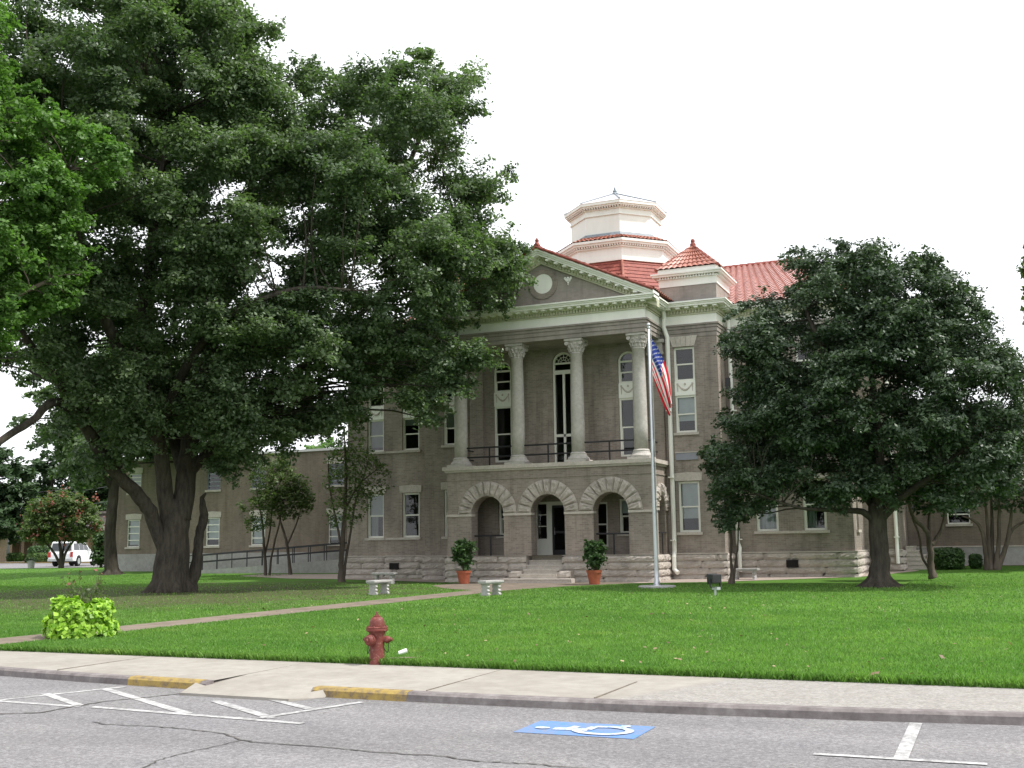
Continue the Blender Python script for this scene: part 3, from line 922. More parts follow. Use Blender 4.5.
def window(parent, x0, x1, z0, z1, Y, kind='double', arch=False, sill=True, lintel='flat', axis='y', shade=0.0, bars=1, sgn=1, fw=0.085, dep=0.14, fm='frame'):
    """a window set dep metres into the wall; frame mesh with pane, sill, lintel, blind below it. sgn: +1 wall faces -axis"""
    def B(mb, u0, u1, d0, d1, za, zb, mi=0):
        a, b = Y + sgn * d0, Y + sgn * d1
        if a > b: a, b = b, a
        if axis == 'y': mb.box(u0, u1, a, b, za, zb, mi)
        else: mb.box(a, b, u0, u1, za, zb, mi)
    fr = MB(); gl = MB()
    zs = z1 - (x1 - x0) / 2 if arch else z1
    B(fr, x0, x0 + fw, dep - 0.05, dep + 0.06, z0, zs); B(fr, x1 - fw, x1, dep - 0.05, dep + 0.06, z0, zs)
    B(fr, x0 + fw, x1 - fw, dep - 0.05, dep + 0.06, z0, z0 + fw)
    if not arch:
        B(fr, x0 + fw, x1 - fw, dep - 0.05, dep + 0.06, z1 - fw, z1)
    else:
        r = (x1 - x0) / 2; cx = (x0 + x1) / 2; n = 16
        for k in range(n):
            a0, a1 = math.pi * k / n, math.pi * (k + 1) / n
            q = [(cx + rr * math.cos(a), zs + rr * math.sin(a)) for rr, a in ((r - fw, a0), (r, a0), (r, a1), (r - fw, a1))]
            fr.prism(q, Y + dep - 0.05, Y + dep + 0.06, 'y')
        B(fr, x0 + fw, x1 - fw, dep - 0.03, dep + 0.05, zs - 0.04, zs + 0.04)
    secs = [z0 + fw, (zs if arch else z1 - fw)]
    if kind == 'double':
        m = (z0 + z1) / 2 if not arch else (z0 + zs) / 2
        B(fr, x0 + fw, x1 - fw, dep - 0.02, dep + 0.05, m - 0.03, m + 0.03)
        B(fr, x0 + fw, x0 + fw + 0.03, dep + 0.0, dep + 0.045, z0 + fw, m - 0.03); B(fr, x1 - fw - 0.03, x1 - fw, dep + 0.0, dep + 0.045, z0 + fw, m - 0.03)
    elif kind == 'bars':
        for k in range(1, bars + 1):
            m = z0 + (z1 - z0) * k / (bars + 1)
            B(fr, x0 + fw, x1 - fw, dep - 0.02, dep + 0.05, m - 0.03, m + 0.03)
    w = fr.build('window', M[fm], parent)
    if axis == 'y':
        gy = Y + sgn * (dep + 0.02)
        if arch:
            n = 16; r = (x1 - x0) / 2 - fw / 2; cx = (x0 + x1) / 2
            gl.add([(x0 + fw / 2, gy, z0), (x1 - fw / 2, gy, z0)] + [(cx + r * math.cos(math.pi * k / n), gy, zs + r * math.sin(math.pi * k / n)) for k in range(n + 1)], [tuple(range(n + 3))])
        else:
            gl.quad((x0 + 0.02, gy, z0 + 0.02), (x1 - 0.02, gy, z0 + 0.02), (x1 - 0.02, gy, z1 - 0.02), (x0 + 0.02, gy, z1 - 0.02))
    else:
        gx = Y + sgn * (dep + 0.02)
        gl.quad((gx, x0 + 0.02, z0 + 0.02), (gx, x1 - 0.02, z0 + 0.02), (gx, x1 - 0.02, z1 - 0.02), (gx, x0 + 0.02, z1 - 0.02))
    gl.build('pane', M['glass'], w)
    if shade:
        bl = MB()
        zt = z1 if not arch else zs
        B(bl, x0 + fw, x1 - fw, dep + 0.10, dep + 0.12, zt - fw - (zt - z0 - 2 * fw) * shade, zt - fw)
        bl.build('blind', M['blind'], w)
    if sill:
        s = MB(); B(s, x0 - 0.09, x1 + 0.09, -0.09, 0.12, z0 - 0.11, z0 - 0.002)
        s.build('sill', M['stone'], w)
    if lintel == 'flat':
        s = MB()
        if axis == 'y':
            s.prism([(x0 - 0.12, z1 + 0.02), (x1 + 0.12, z1 + 0.02), (x1 + 0.14, z1 + 0.34), ((x0 + x1) / 2, z1 + 0.38), (x0 - 0.14, z1 + 0.34)], Y - sgn * 0.04, Y + sgn * 0.12, 'y')
        else:
            B(s, x0 - 0.12, x1 + 0.12, -0.04, 0.12, z1 + 0.02, z1 + 0.35)
        s.build('lintel', M['stone'], w)
    elif lintel == 'keyed':
        s = MB(); n = 5
        for k in range(n):
            a, b = k / n, (k + 1) / n
            lb, lt = (x0 - 0.02, x1 + 0.02), (x0 - 0.16, x1 + 0.16)
            g = 0.006
            s.prism([(lb[0] + (lb[1] - lb[0]) * a + g, z1 + 0.02), (lb[0] + (lb[1] - lb[0]) * b - g, z1 + 0.02),
                     (lt[0] + (lt[1] - lt[0]) * b - g, z1 + 0.46), (lt[0] + (lt[1] - lt[0]) * a + g, z1 + 0.46)], Y - 0.03, Y + 0.1, 'y')
        s.build('lintel', M['stone'], w)
    return w

def swag_panel(w, x0, x1, z0, z1, Y):
    """stone panel with a raised festoon between the two lights of an upper window"""
    s = MB(); s.box(x0 + 0.003, x1 - 0.003, Y + 0.03, Y + 0.2, z0 + 0.003, z1 - 0.003)
    s.build('panel', M['cream'], w)
    d = MB(); cx = (x0 + x1) / 2; h = z1 - z0
    for k in range(2):
        a = (x0 + 0.12, cx - 0.02) if k == 0 else (cx + 0.02, x1 - 0.12)
    pts = [(x0 + 0.14 + (x1 - x0 - 0.28) * t, Y + 0.03, z1 - 0.14 - 0.30 * h * math.sin(math.pi * t) * 1.3) for t in np.linspace(0, 1, 11)]
    d.tube(pts, [0.02 + 0.025 * math.sin(math.pi * t) for t in np.linspace(0, 1, 11)], 6)
    for x in (x0 + 0.13, x1 - 0.13):
        d.tube([(x, Y + 0.03, z1 - 0.12), (x, Y + 0.03, z0 + 0.16)], [0.03, 0.012], 6)
        d.lathe([(0.0, -0.03), (0.045, -0.02), (0.045, 0.02)], (x, Y + 0.02, z1 - 0.12), 8, axis='y')
    d.lathe([(0.0, -0.03), (0.05, -0.02), (0.05, 0.02)], (cx, Y + 0.02, z1 - 0.13), 8, axis='y')
    d.build('festoon', M['stone'], w)

H_LOW = (1.95, 4.05)
H_UP = (6.09, 9.72)
Z_ENT = 10.15
winx_pav = [(-12.08, -11.18), (mir(-11.18), mir(-12.08))]
winx_wing = [(-9.17, -8.25), (-7.23, -6.31), (mir(-8.25), mir(-9.17)), (mir(-6.31), mir(-7.23))]
arched = [(-20.46, -19.60), (-17.60, -16.62), (-14.56, -13.70)]

# --- walls
mb = MB()
wall(mb, 'y', VY, VX0, VX1, 0.9, Z_ENT,
     [(a, b, *H_LOW) for a, b in winx_pav] + [(a, b, *H_UP) for a, b in winx_pav]
     + [(arched[0][0], arched[0][1], 5.2, 9.75, True), (arched[1][0], arched[1][1], 4.90, 9.95, True), (arched[2][0], arched[2][1], 5.2, 9.75, True)]
     + [(-18.55, -17.05, 1.05, 3.38), (-15.85, -15.2, 1.4, 3.3), (-14.68, -13.9, 1.95, 3.4), (-20.3, -19.5, 1.95, 3.4)], 0.22)
wall(mb, 'x', VX1, VY, WY, 0.9, Z_ENT, [], -0.2)
wall(mb, 'x', VX0, VY, WY, 0.9, Z_ENT, [], 0.2)
mb.build('wall', M['brick'], ch)
for xa, xb in ((WX0, VX0), (VX1, WX1)):
    mb = MB()
    hs = []
    for a, b in winx_wing:
        if xa < a < xb: hs += [(a, b, *H_LOW), (a, b, *H_UP)]
    wall(mb, 'y', WY, xa, xb, 0.9, Z_ENT, hs, 0.22)
    mb.build('wall', M['brick'], ch)
mb = MB()
wall(mb, 'x', WX1, WY, 52.0, 0.9, Z_ENT, [(47.75, 48.65, *H_LOW), (47.75, 48.65, *H_UP)], -0.2)
mb.quad((WX1, 52, 0.9), (WX1, BY, 0.9), (WX1, BY, Z_ENT), (WX1, 52, Z_ENT))
mb.build('wall', M['brick'], ch)
mb = MB()
mb.quad((WX0, BY, -0.3), (WX0, WY, -0.3), (WX0, WY, Z_ENT), (WX0, BY, Z_ENT))
mb.quad((WX1, BY, -0.3), (WX0, BY, -0.3), (WX0, BY, Z_ENT), (WX1, BY, Z_ENT))
mb.build('wall', M['brick'], ch)
mb = MB()                                   # side block beyond the right wing
wall(mb, 'y', 50.6, WX1, -3.82, 0.9, Z_ENT, [], 0.2)
wall(mb, 'x', -3.82, 50.6, 60, 0.9, Z_ENT, [], -0.2)
mb.build('wall', M['brick'], ch)
# upstairs and downstairs rooms behind the glass
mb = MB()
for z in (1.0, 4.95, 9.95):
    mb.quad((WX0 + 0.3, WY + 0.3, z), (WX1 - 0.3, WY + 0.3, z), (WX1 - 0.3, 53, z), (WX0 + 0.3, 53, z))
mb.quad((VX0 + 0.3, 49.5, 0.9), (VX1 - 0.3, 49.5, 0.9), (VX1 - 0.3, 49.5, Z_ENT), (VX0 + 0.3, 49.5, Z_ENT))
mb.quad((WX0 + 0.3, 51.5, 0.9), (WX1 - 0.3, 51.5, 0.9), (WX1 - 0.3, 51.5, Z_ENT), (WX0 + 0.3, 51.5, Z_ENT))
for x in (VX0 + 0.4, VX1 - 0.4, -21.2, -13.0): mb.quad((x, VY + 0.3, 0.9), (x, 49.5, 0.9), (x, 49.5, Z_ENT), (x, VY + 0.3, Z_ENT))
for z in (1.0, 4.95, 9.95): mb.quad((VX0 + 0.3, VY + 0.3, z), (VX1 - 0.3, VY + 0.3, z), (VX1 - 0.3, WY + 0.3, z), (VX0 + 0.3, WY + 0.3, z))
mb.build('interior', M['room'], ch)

# --- windows
for i, (a, b) in enumerate(winx_pav):
    window(ch, a, b, *H_LOW, VY, shade=(0.75, 0.4)[i])
    w = window(ch, a, b, 6.09, 7.66, VY, lintel=None, shade=(0.7, 0.5)[i])
    swag_panel(w, a, b, 7.66, 8.27, VY)
    window(ch, a, b, 8.27, 9.72, VY, sill=False, lintel='keyed', shade=0.0)
for i, (a, b) in enumerate(winx_wing):
    window(ch, a, b, *H_LOW, WY, shade=(0.0, 0.0, 0.0, 0.5)[i] or 0.0)
    w = window(ch, a, b, 6.09, 7.66, WY, lintel=None, shade=(0.0, 0.4, 0.2, 0.9)[i])
    swag_panel(w, a, b, 7.66, 8.27, WY)
    window(ch, a, b, 8.27, 9.72, WY, sill=False, lintel='keyed')
# curtains in the two ground-floor windows right of the portico and the left wing's second
def curtain(x0, x1, z0, z1, Y):
    mb = MB(); n = 24
    vs = []
    for j in (0, 1):
        for i in range(n + 1):
            t = i / n
            vs.append((x0 + (x1 - x0) * t, Y + 0.035 * math.sin(t * 22), z0 if j == 0 else z1))
    mb.add(vs, [(i, i + 1, n + 2 + i, n + 1 + i) for i in range(n)])
    mb.build('curtain', M['blind'], ch, smooth=True)
curtain(-9.08, -8.35, 2.05, 3.95, WY + 0.32)
curtain(-7.15, -6.75, 2.05, 3.95, WY + 0.32)
curtain(mir(-6.75), mir(-6.40), 2.05, 3.9, WY + 0.32)
for z0, z1, kk in ((H_LOW[0], H_LOW[1], 'flat'), (8.27, 9.72, 'flat'), (6.09, 7.66, None)):
    window(ch, 47.75, 48.65, z0, z1, WX1, axis='x', sgn=-1, lintel=kk, shade=0.5)
for i in (0, 2):
    a, b = arched[i]
    w = window(ch, a, b, 5.2, 7.72, VY, sill=False, lintel=None)
    swag_panel(w, a, b, 7.72, 8.36, VY)
    w = window(ch, a, b, 8.36, 9.75, VY, arch=True, sill=False, lintel=None)
# balcony door with fanlight
a, b = arched[1]
w = window(ch, a, b, 4.92, 9.95, VY, arch=True, sill=False, lintel=None, kind='plain')
mb = MB(); cx = (a + b) / 2; zs = 9.95 - (b - a) / 2
mb.box(a + 0.085, b - 0.085, VY + 0.1, VY + 0.19, 8.98, 9.16)
mb.box(cx - 0.05, cx + 0.05, VY + 0.1, VY + 0.18, 4.95, 8.98)
mb.box(a + 0.085, b - 0.085, VY + 0.1, VY + 0.18, 6.2, 6.32)
for k in range(1, 6):
    t = math.pi * k / 6; r1, r0 = (b - a) / 2 - 0.09, 0.12
    mb.tube([(cx + r0 * math.cos(t), VY + 0.15, zs + 0.02 + r0 * math.sin(t)), (cx + r1 * math.cos(t), VY + 0.15, zs + 0.02 + r1 * math.sin(t))], 0.014, 5)
for rr in (0.13, 0.26):
    mb.tube([(cx + rr * math.cos(t), VY + 0.15, zs + 0.02 + rr * math.sin(t)) for t in np.linspace(0, math.pi, 12)], 0.014, 5)
mb.build('muntin_grid', M['frame'], w)
# brick hoods over the arched openings
for i in range(3):
    a, b = arched[i]; cx = (a + b) / 2; ztop = 9.75 if i != 1 else 9.95; r = (b - a) / 2; zs = ztop - r
    mb = MB(); n = 18
    for k in range(n):
        t0, t1 = math.pi * k / n, math.pi * (k + 1) / n
        q = [(cx + rr * math.cos(t), zs + rr * math.sin(t)) for rr, t in ((r + 0.005, t0), (r + 0.36, t0), (r + 0.36, t1), (r + 0.005, t1))]
        mb.prism(q, VY - 0.035, VY + 0.05, 'y')
    mb.build('brick_arch', M['brick_band'], ch)
# porch door, sidelight and porch windows
mb = MB()
for x0, x1 in ((-18.55, -18.47), (-18.02, -17.78), (-17.13, -17.05)):
    mb.box(x0, x1, VY + 0.04, VY + 0.2, 1.05, 3.38)
mb.box(-18.47, -18.02, VY + 0.04, VY + 0.2, 3.28, 3.38); mb.box(-17.78, -17.13, VY + 0.04, VY + 0.2, 3.22, 3.38)
mb.box(-18.47, -18.02, VY + 0.08, VY + 0.16, 1.05, 1.78)
for z in (2.3, 2.8): mb.box(-18.47, -18.02, VY + 0.09, VY + 0.15, z, z + 0.035)
d = mb.build('door_frame', M['frame'], ch)
mb = MB(); mb.quad((-18.47, VY + 0.12, 1.78), (-18.02, VY + 0.12, 1.78), (-18.02, VY + 0.12, 3.28), (-18.47, VY + 0.12, 3.28))
mb.build('sidelight_pane', M['glass'], d)
mb = MB()
mb.box(-17.78, -17.70, VY + 0.1, VY + 0.16, 1.06, 3.21); mb.box(-17.21, -17.13, VY + 0.1, VY + 0.16, 1.06, 3.21)
mb.box(-17.70, -17.21, VY + 0.1, VY + 0.16, 1.06, 1.3); mb.box(-17.70, -17.21, VY + 0.1, VY + 0.16, 3.1, 3.21); mb.box(-17.70, -17.21, VY + 0.1, VY + 0.16, 2.0, 2.1)
dr = mb.build('door', M['iron'], ch)
mb = MB(); mb.quad((-17.70, VY + 0.13, 1.3), (-17.21, VY + 0.13, 1.3), (-17.21, VY + 0.13, 3.1), (-17.70, VY + 0.13, 3.1))
mb.build('pane', M['glass'], dr)
mb = MB(); mb.tube([(-17.66, VY + 0.06, 1.95), (-17.66, VY + 0.06, 2.25)], 0.015, 6); mb.box(-17.668, -17.652, VY + 0.06, VY + 0.1, 1.97, 1.99); mb.box(-17.668, -17.652, VY + 0.06, VY + 0.1, 2.21, 2.23)
mb.build('handle', M['chrome'], dr)
window(ch, -15.85, -15.2, 1.4, 3.3, VY, lintel=None, sill=False)
window(ch, -14.68, -13.9, 1.95, 3.4, VY, lintel=None, shade=0.4)
window(ch, -20.3, -19.5, 1.95, 3.4, VY, lintel=None)

# --- stone base
rows = [(-0.25, 0.19), (0.20, 0.47), (0.48, 0.77), (0.78, 1.06)]
def base_run(axis, c, u0, u1, sgn, holes=(), cap=True):
    mb = MB()
    t = 0.02
    if axis == 'y': mb.box(u0, u1, min(c, c - sgn * -0.3) if sgn > 0 else c, c + 0.3 if sgn < 0 else c, -0.3, 1.05) if not holes else None
    else: mb.box(min(c, c - sgn * 0.3), max(c, c - sgn * 0.3), u0, u1, -0.3, 1.05)
    rock_rows(mb, axis, c, u0, u1, rows, sgn, holes=holes)
    return mb.build('stone_base', M['rock'], ch)
PB = PY - 0.10
mb = MB()
ST0, ST1 = -18.02, -16.42                      # stair opening
for a, b in ((PX0 - 0.08, ST0), (ST1, PX1 + 0.08)):
    mb.box(a, b, PB, PY + 0.75, -0.3, 1.075)
    rock_rows(mb, 'y', PB, a, b, rows, -1)
    mb.box(a - (0.04 if a < ST0 - 1 else 0), b + (0.04 if b > ST1 + 1 else 0), PB - 0.05, PY + 0.3, 1.076, 1.09)
rock_rows(mb, 'x', PX1 + 0.08, PB, VY - 0.1, rows, 1)
mb.box(PX1 - 0.5, PX1 + 0.07, PY + 0.75, VY, -0.3, 1.07)
for a, b in ((ST0 - 0.55, ST0 - 0.003), (ST1 + 0.003, ST1 + 0.55)):   # low cheek blocks beside the lower steps
    mb.box(a, b, PB - 0.55, PB - 0.003, -0.2, 0.47)
    rock_rows(mb, 'y', PB - 0.55, a, b, rows[:2], -1, 0.05)
mb.build('stone_base', M['rock'], ch)
base_run('y', VY - 0.1, VX0 - 0.08, PX0 - 0.09, -1)
base_run('y', VY - 0.1, PX1 + 0.1, VX1 + 0.08, -1)
base_run('x', VX1 + 0.08, VY - 0.1, WY - 0.1, 1)
for a, b, v in ((WX0 - 0.08, VX0 - 0.09, -26.3), (VX1 + 0.09, WX1 + 0.08, -7.75)):
    base_run('y', WY - 0.1, a, b, -1)
    mb = MB(); mb.box(v - 0.24, v + 0.24, WY - 0.215, WY - 0.1, 0.47, 0.76)
    q = mb.build('vent', M['dark'], ch)
base_run('x', WX1 + 0.08, WY - 0.1, 50.5, 1)
base_run('y', 50.5, WX1 + 0.09, -3.74, -1)
base_run('x', -3.74, 50.5, 56, 1)
# water table ledge over the base
for a, b, y in ((VX0 - 0.12, PX0 - 0.09, VY), (PX1 + 0.1, VX1 + 0.12, VY), (WX0 - 0.1, VX0 - 0.13, WY), (VX1 + 0.13, WX1 + 0.12, WY), (WX1 + 0.13, -3.72, 50.6)):
    mb = MB(); mb.box(a, b, y - 0.16, y + 0.05, 1.062, 1.10); mb.build('water_table', M['stone'], ch)
mb = MB(); mb.box(WX1 - 0.05, WX1 + 0.12, WY + 0.06, 50.43, 1.062, 1.10)
mb.build('water_table', M['stone'], ch)

# --- steps
mb2 = [(0.0, PB - 0.95), (0.18, PB - 0.62), (0.36, PB - 0.30), (0.54, PB + 0.05), (0.72, PB + 0.36), (0.90, PB + 0.66)]
for k, (z, y) in enumerate(mb2):
    x0, x1 = (ST0 - 0.75, ST1 + 0.75) if k == 0 else ((ST0 + 0.004, ST1 - 0.004))
    mb = MB()
    mb.box(x0, x1, y, (PB - 0.552 if k == 0 else PY + 0.755), z - (0.2 if k == 0 else 0.004), z + 0.115)
    mb.box(x0, x1, y - 0.035, (PB - 0.552 if k == 0 else PY + 0.755), z + 0.116, z + 0.174)
    if k == 0: mb.box(ST0 + 0.004, ST1 - 0.004, PB - 0.551, PY + 0.75, -0.2, 0.174)
    mb.build('step', M['stone'], ch)

# --- portico lower storey
mb = MB()
wall(mb, 'y', PY, PX0, PX1, 1.085, 4.72, [(a, b, 1.085, A_CROWN, True) for a, b in ARCH], 0.62)
sA = (43.95, 45.0)
wall(mb, 'x', PX1, PY, VY, 1.085, 4.72, [(sA[0], sA[1], 1.085, 2.95 + (sA[1] - sA[0]) / 2, True)], -0.5)
wall(mb, 'x', PX0, PY, VY, 1.085, 4.72, [(sA[0], sA[1], 1.085, 2.95 + (sA[1] - sA[0]) / 2, True)], 0.5)
wall(mb, 'y', PY + 0.62, PX0 + 0.3, PX1 - 0.3, 1.085, 4.6, [(a, b, 1.085, A_CROWN, True) for a, b in ARCH], 0.0)
mb.build('portico_wall', M['brick'], ch)
mb = MB(); mb.box(PX0 + 0.1, PX1 - 0.1, PY + 0.76, VY, 0.9, 1.075); mb.box(PX0 + 0.3, PX1 - 0.3, PY + 0.63, VY, 4.6, 4.7)
mb.build('porch_floor', M['concrete'], ch)
# thin brick string line
mb = MB(); mb.box(PX0 - 0.03, PX1 + 0.03, PY - 0.035, PY - 0.002, 4.30, 4.36); mb.box(PX1 + 0.002, PX1 + 0.035, PY, VY, 4.30, 4.36)
mb.build('string_course', M['brick'], ch)
# impost band
mb = MB()
edges = [PX0 - 0.05] + [e for a, b in ARCH for e in (a + 0.001, b - 0.001)] + [PX1 + 0.05]
for i in range(0, len(edges), 2):
    mb.box(edges[i], edges[i + 1] + 0.04 if i < 6 else edges[i + 1], PY - 0.07, PY + 0.3, 2.76, 2.86)
mb.box(PX1 + 0.001, PX1 + 0.07, PY + 0.31, sA[0], 2.85, 2.95); mb.box(PX1 + 0.001, PX1 + 0.07, sA[1], VY - 0.05, 2.85, 2.95)
mb.build('impost', M['stone'], ch)
# rock-faced arches
def voussoirs(mb, cu, zs, r0, r1, c, axis, sgn, n=11, rng=RNG):
    for k in range(n):
        a0, a1 = math.pi * k / n + 0.008, math.pi * (k + 1) / n - 0.008
        pr = 0.11 * rng.uniform(0.75, 1.15)
        m = 5
        vs, fs = [], []
        for j in range(m + 1):
            for i in range(m + 1):
                a = a0 + (a1 - a0) * i / m; r = r0 + (r1 - r0) * j / m
                d = pr * (0.75 + 0.5 * rng.random())
                if i in (0, m) or j in (0, m): d = 0.035
                u, z = cu + r * math.cos(a), zs + r * math.sin(a)
                vs.append((u, c + sgn * d, z) if axis == 'y' else (c + sgn * d, u, z))
        for j in range(m):
            for i in range(m):
                q = j * (m + 1) + i
                fs.append((q, q + m + 1, q + m + 2, q + 1))
        nb = len(vs)
        ring = [i for i in range(m + 1)] + [j * (m + 1) + m for j in range(1, m + 1)] + [m * (m + 1) + i for i in range(m - 1, -1, -1)] + [j * (m + 1) for j in range(m - 1, 0, -1)]
        bk = []
        for q in ring:
            p = list(vs[q]); p[1 if axis == 'y' else 0] = c - sgn * 0.02
            bk.append(len(vs)); vs.append(tuple(p))
        for i in range(len(ring)):
            i2 = (i + 1) % len(ring)
            fs.append((ring[i], ring[i2], bk[i2], bk[i]))
        mb.add(vs, fs)
for a, b in ARCH:
    mb = MB(); voussoirs(mb, (a + b) / 2, 2.865, R_IN + 0.004, 1.36, PY, 'y', -1)
    mb.build('stone_arch', M['rock'], ch)
mb = MB(); voussoirs(mb, (sA[0] + sA[1]) / 2, 2.955, 0.53, 1.02, PX1, 'x', 1, 9)
mb.build('stone_arch', M['rock'], ch)
# slab of the balcony
mb = MB(); mb.box(PX0 - 0.16, PX1 + 0.16, PY - 0.16, VY - 0.001, 4.74, 4.90); mb.box(PX0 - 0.08, PX1 + 0.08, PY - 0.08, VY - 0.001, 4.66, 4.738)
mb.build('balcony_slab', M['stone'], ch)

# --- columns
colx = [-21.22, -18.50, -15.78, -13.06]; CYc = PY + 0.42
def column():
    mb = MB()
    prof = [(0.285, 5.32), (0.288, 6.2), (0.284, 7.2), (0.272, 8.3), (0.255, 9.45), (0.275, 9.46), (0.275, 9.50), (0.25, 9.51)]
    mb.lathe(prof, (colx[0], CYc, 0), 28)
    c = mb.build('column', M['column'], ch, smooth=False)
    for p in c.data.polygons: p.use_smooth = len(p.vertices) == 4
    mb = MB()
    mb.box(colx[0] - 0.47, colx[0] + 0.47, CYc - 0.47, CYc + 0.47, 4.901, 5.0)
    mb.lathe([(0.46, 5.0), (0.47, 5.05), (0.43, 5.1), (0.38, 5.14), (0.35, 5.2), (0.34, 5.22), (0.35, 5.27), (0.30, 5.32)], (colx[0], CYc, 0), 28)
    mb.build('column_base', M['column'], c)
    mb = MB()
    mb.lathe([(0.25, 9.51), (0.27, 9.6), (0.30, 9.75), (0.36, 9.92), (0.40, 9.99)], (colx[0], CYc, 0), 20)
    for k in range(12):                          # leaf tiers
        a = 2 * math.pi * k / 12
        for z, r in ((9.55, 0.27), (9.70, 0.30)):
            aa = a + (0.26 if z > 9.6 else 0)
            P = [(colx[0] + rr * math.cos(aa), CYc + rr * math.sin(aa), zz_) for rr, zz_ in ((r, z), (r + 0.03, z + 0.12), (r + 0.09, z + 0.17), (r + 0.10, z + 0.13))]
            mb.tube(P, [0.05, 0.05, 0.035, 0.02], 5)
    for sx in (-1, 1):
        for sy in (-1, 1):                       # corner volutes
            mb.lathe([(0.0, -0.04), (0.09, -0.04), (0.09, 0.04), (0.0, 0.04)], (colx[0] + sx * 0.31, CYc + sy * 0.31, 9.90), 10, axis='y')
    mb.box(colx[0] - 0.40, colx[0] + 0.40, CYc - 0.40, CYc + 0.40, 9.995, 10.09)
    mb.build('capital', M['column'], c)
    return c
c0 = column()
for x in colx[1:]:
    c = copy_tree(c0, ch)
    c.location.x += x - colx[0]
# flat brick piers with stone caps against the wall behind the outer columns
for x in (PX0 + 0.45, PX1 - 0.28):
    mb = MB(); mb.box(x - 0.32, x + 0.32, VY - 0.22, VY - 0.001, 4.9, 9.45)
    p = mb.build('pilaster', M['brick'], ch)
    mb = MB(); mb.box(x - 0.36, x + 0.36, VY - 0.27, VY - 0.001, 9.451, 9.55); mb.box(x - 0.33, x + 0.33, VY - 0.24, VY - 0.001, 9.551, 9.95); mb.box(x - 0.42, x + 0.42, VY - 0.32, VY - 0.001, 9.951, 10.09)
    mb.build('capital', M['column'], p)
# --- railings
def rail_bay(x0, x1, y, z0, h, posts, two=True):
    mb = MB()
    mb.tube([(x0, y, z0 + h), (x1, y, z0 + h)], 0.04, 6)
    if two: mb.tube([(x0, y, z0 + h * 0.5), (x1, y, z0 + h * 0.5)], 0.04, 6)
    for p in posts: mb.tube([(p, y, z0), (p, y, z0 + h)], 0.038, 6)
    return mb.build('railing', M['iron'], ch)
for i in range(3):
    a, b = colx[i] + 0.27, colx[i + 1] - 0.27
    rail_bay(a, b, CYc, 4.9, 0.82, [a + (b - a) * 0.5])
for x in (PX0 + 0.3, PX1 - 0.3):
    mb = MB()
    for h in (0.41, 0.82): mb.tube([(x, CYc + 0.27, 4.9 + h), (x, VY - 0.05, 4.9 + h)], 0.028, 6)
    mb.build('railing', M['iron'], ch)
for i in (0, 2):
    a, b = ARCH[i]; rail_bay(a + 0.01, b - 0.01, PY + 0.3, 1.075, 0.86, [(a + b) / 2], False)
mb = MB(); mb.tube([(PX1 + 0.02, sA[0], 1.95), (PX1 + 0.02, sA[1], 1.95)], 0.03, 6); mb.tube([(PX1 + 0.02, 44.4, 1.08), (PX1 + 0.02, 44.4, 1.95)], 0.026, 6)
mb.build('railing', M['iron'], ch)

# --- entablature: a frame of stacked bands round the outline
def band(mb, x0, x1, y0, z0, z1, p, yb, mi=0, sides=(True, True)):
    """front face at y0-p, returns to yb on both sides"""
    mb.box(x0 - (p if sides[0] else 0), x1 + (p if sides[1] else 0), y0 - p, yb, z0, z1, mi)
def entab(x0, x1, y0, yb, sides=(True, True), skip=None, dz=0.0):
    mb = MB()
    for k, (z0, z1, p) in enumerate(((10.10, 10.27, 0.02), (10.28, 10.45, 0.05), (10.46, 10.58, 0.08), (10.585, 10.66, 0.13))):
        band(mb, x0, x1, y0, z0 + dz, z1 + dz, p, yb, 0, sides)
    mb.build('architrave', M['brick_band'], ch)
    mb = MB()
    band(mb, x0, x1, y0, 10.662 + dz, 11.05 + dz, 0.03, yb, 0, sides)
    band(mb, x0, x1, y0, 11.36 + dz, 11.44 + dz, 0.46, yb, 0, sides)
    band(mb, x0, x1, y0, 11.441 + dz, 11.50 + dz, 0.50, yb, 0, sides)
    band(mb, x0, x1, y0, 11.501 + dz, 11.56 + dz, 0.56, yb, 0, sides)
    e = mb.build('cornice', M['cream'], ch)
    mb = MB()
    band(mb, x0, x1, y0, 11.051 + dz, 11.10 + dz, 0.08, yb, 0, sides)
    band(mb, x0, x1, y0, 11.101 + dz, 11.25 + dz, 0.05, yb, 0, sides)
    band(mb, x0, x1, y0, 11.251 + dz, 11.359 + dz, 0.14, yb, 0, sides)
    n = int((x1 - x0 + 0.1) / 0.13)
    for k in range(n):
        x = x0 - 0.04 + (x1 - x0 + 0.08) * (k + 0.5) / n
        mb.box(x - 0.036, x + 0.036, y0 - 0.125, y0 - 0.051, 11.12 + dz, 11.249 + dz)
    if sides[1]:
        m = int((yb - y0) / 0.13)
        for k in range(m):
            y = y0 + (yb - y0) * (k + 0.5) / m
            mb.box(x1 + 0.051, x1 + 0.125, y - 0.036, y + 0.036, 11.12 + dz, 11.249 + dz)
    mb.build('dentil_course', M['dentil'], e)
    n = max(2, int((x1 - x0 + 0.6) / 0.40))
    for k in range(n):
        x = x0 - 0.25 + (x1 - x0 + 0.5) * (k + 0.5) / n
        if skip and skip[0] < x < skip[1]: continue
        mb = MB(); mb.box(x - 0.085, x + 0.085, y0 - 0.40, y0 - 0.141, 11.285 + dz, 11.359 + dz); mb.build('modillion', M['cream'], e)
    if sides[1]:
        m = max(1, int(min(yb - y0, 2.5) / 0.40))
        for k in range(m):
            y = y0 + min(yb - y0, 2.5) * (k + 0.5) / m
            mb = MB(); mb.box(x1 + 0.141, x1 + 0.40, y - 0.085, y + 0.085, 11.285 + dz, 11.359 + dz); mb.build('modillion', M['cream'], e)
    return e
entab(PX0 + 0.06, PX1 - 0.06, PY + 0.0, VY - 0.15)
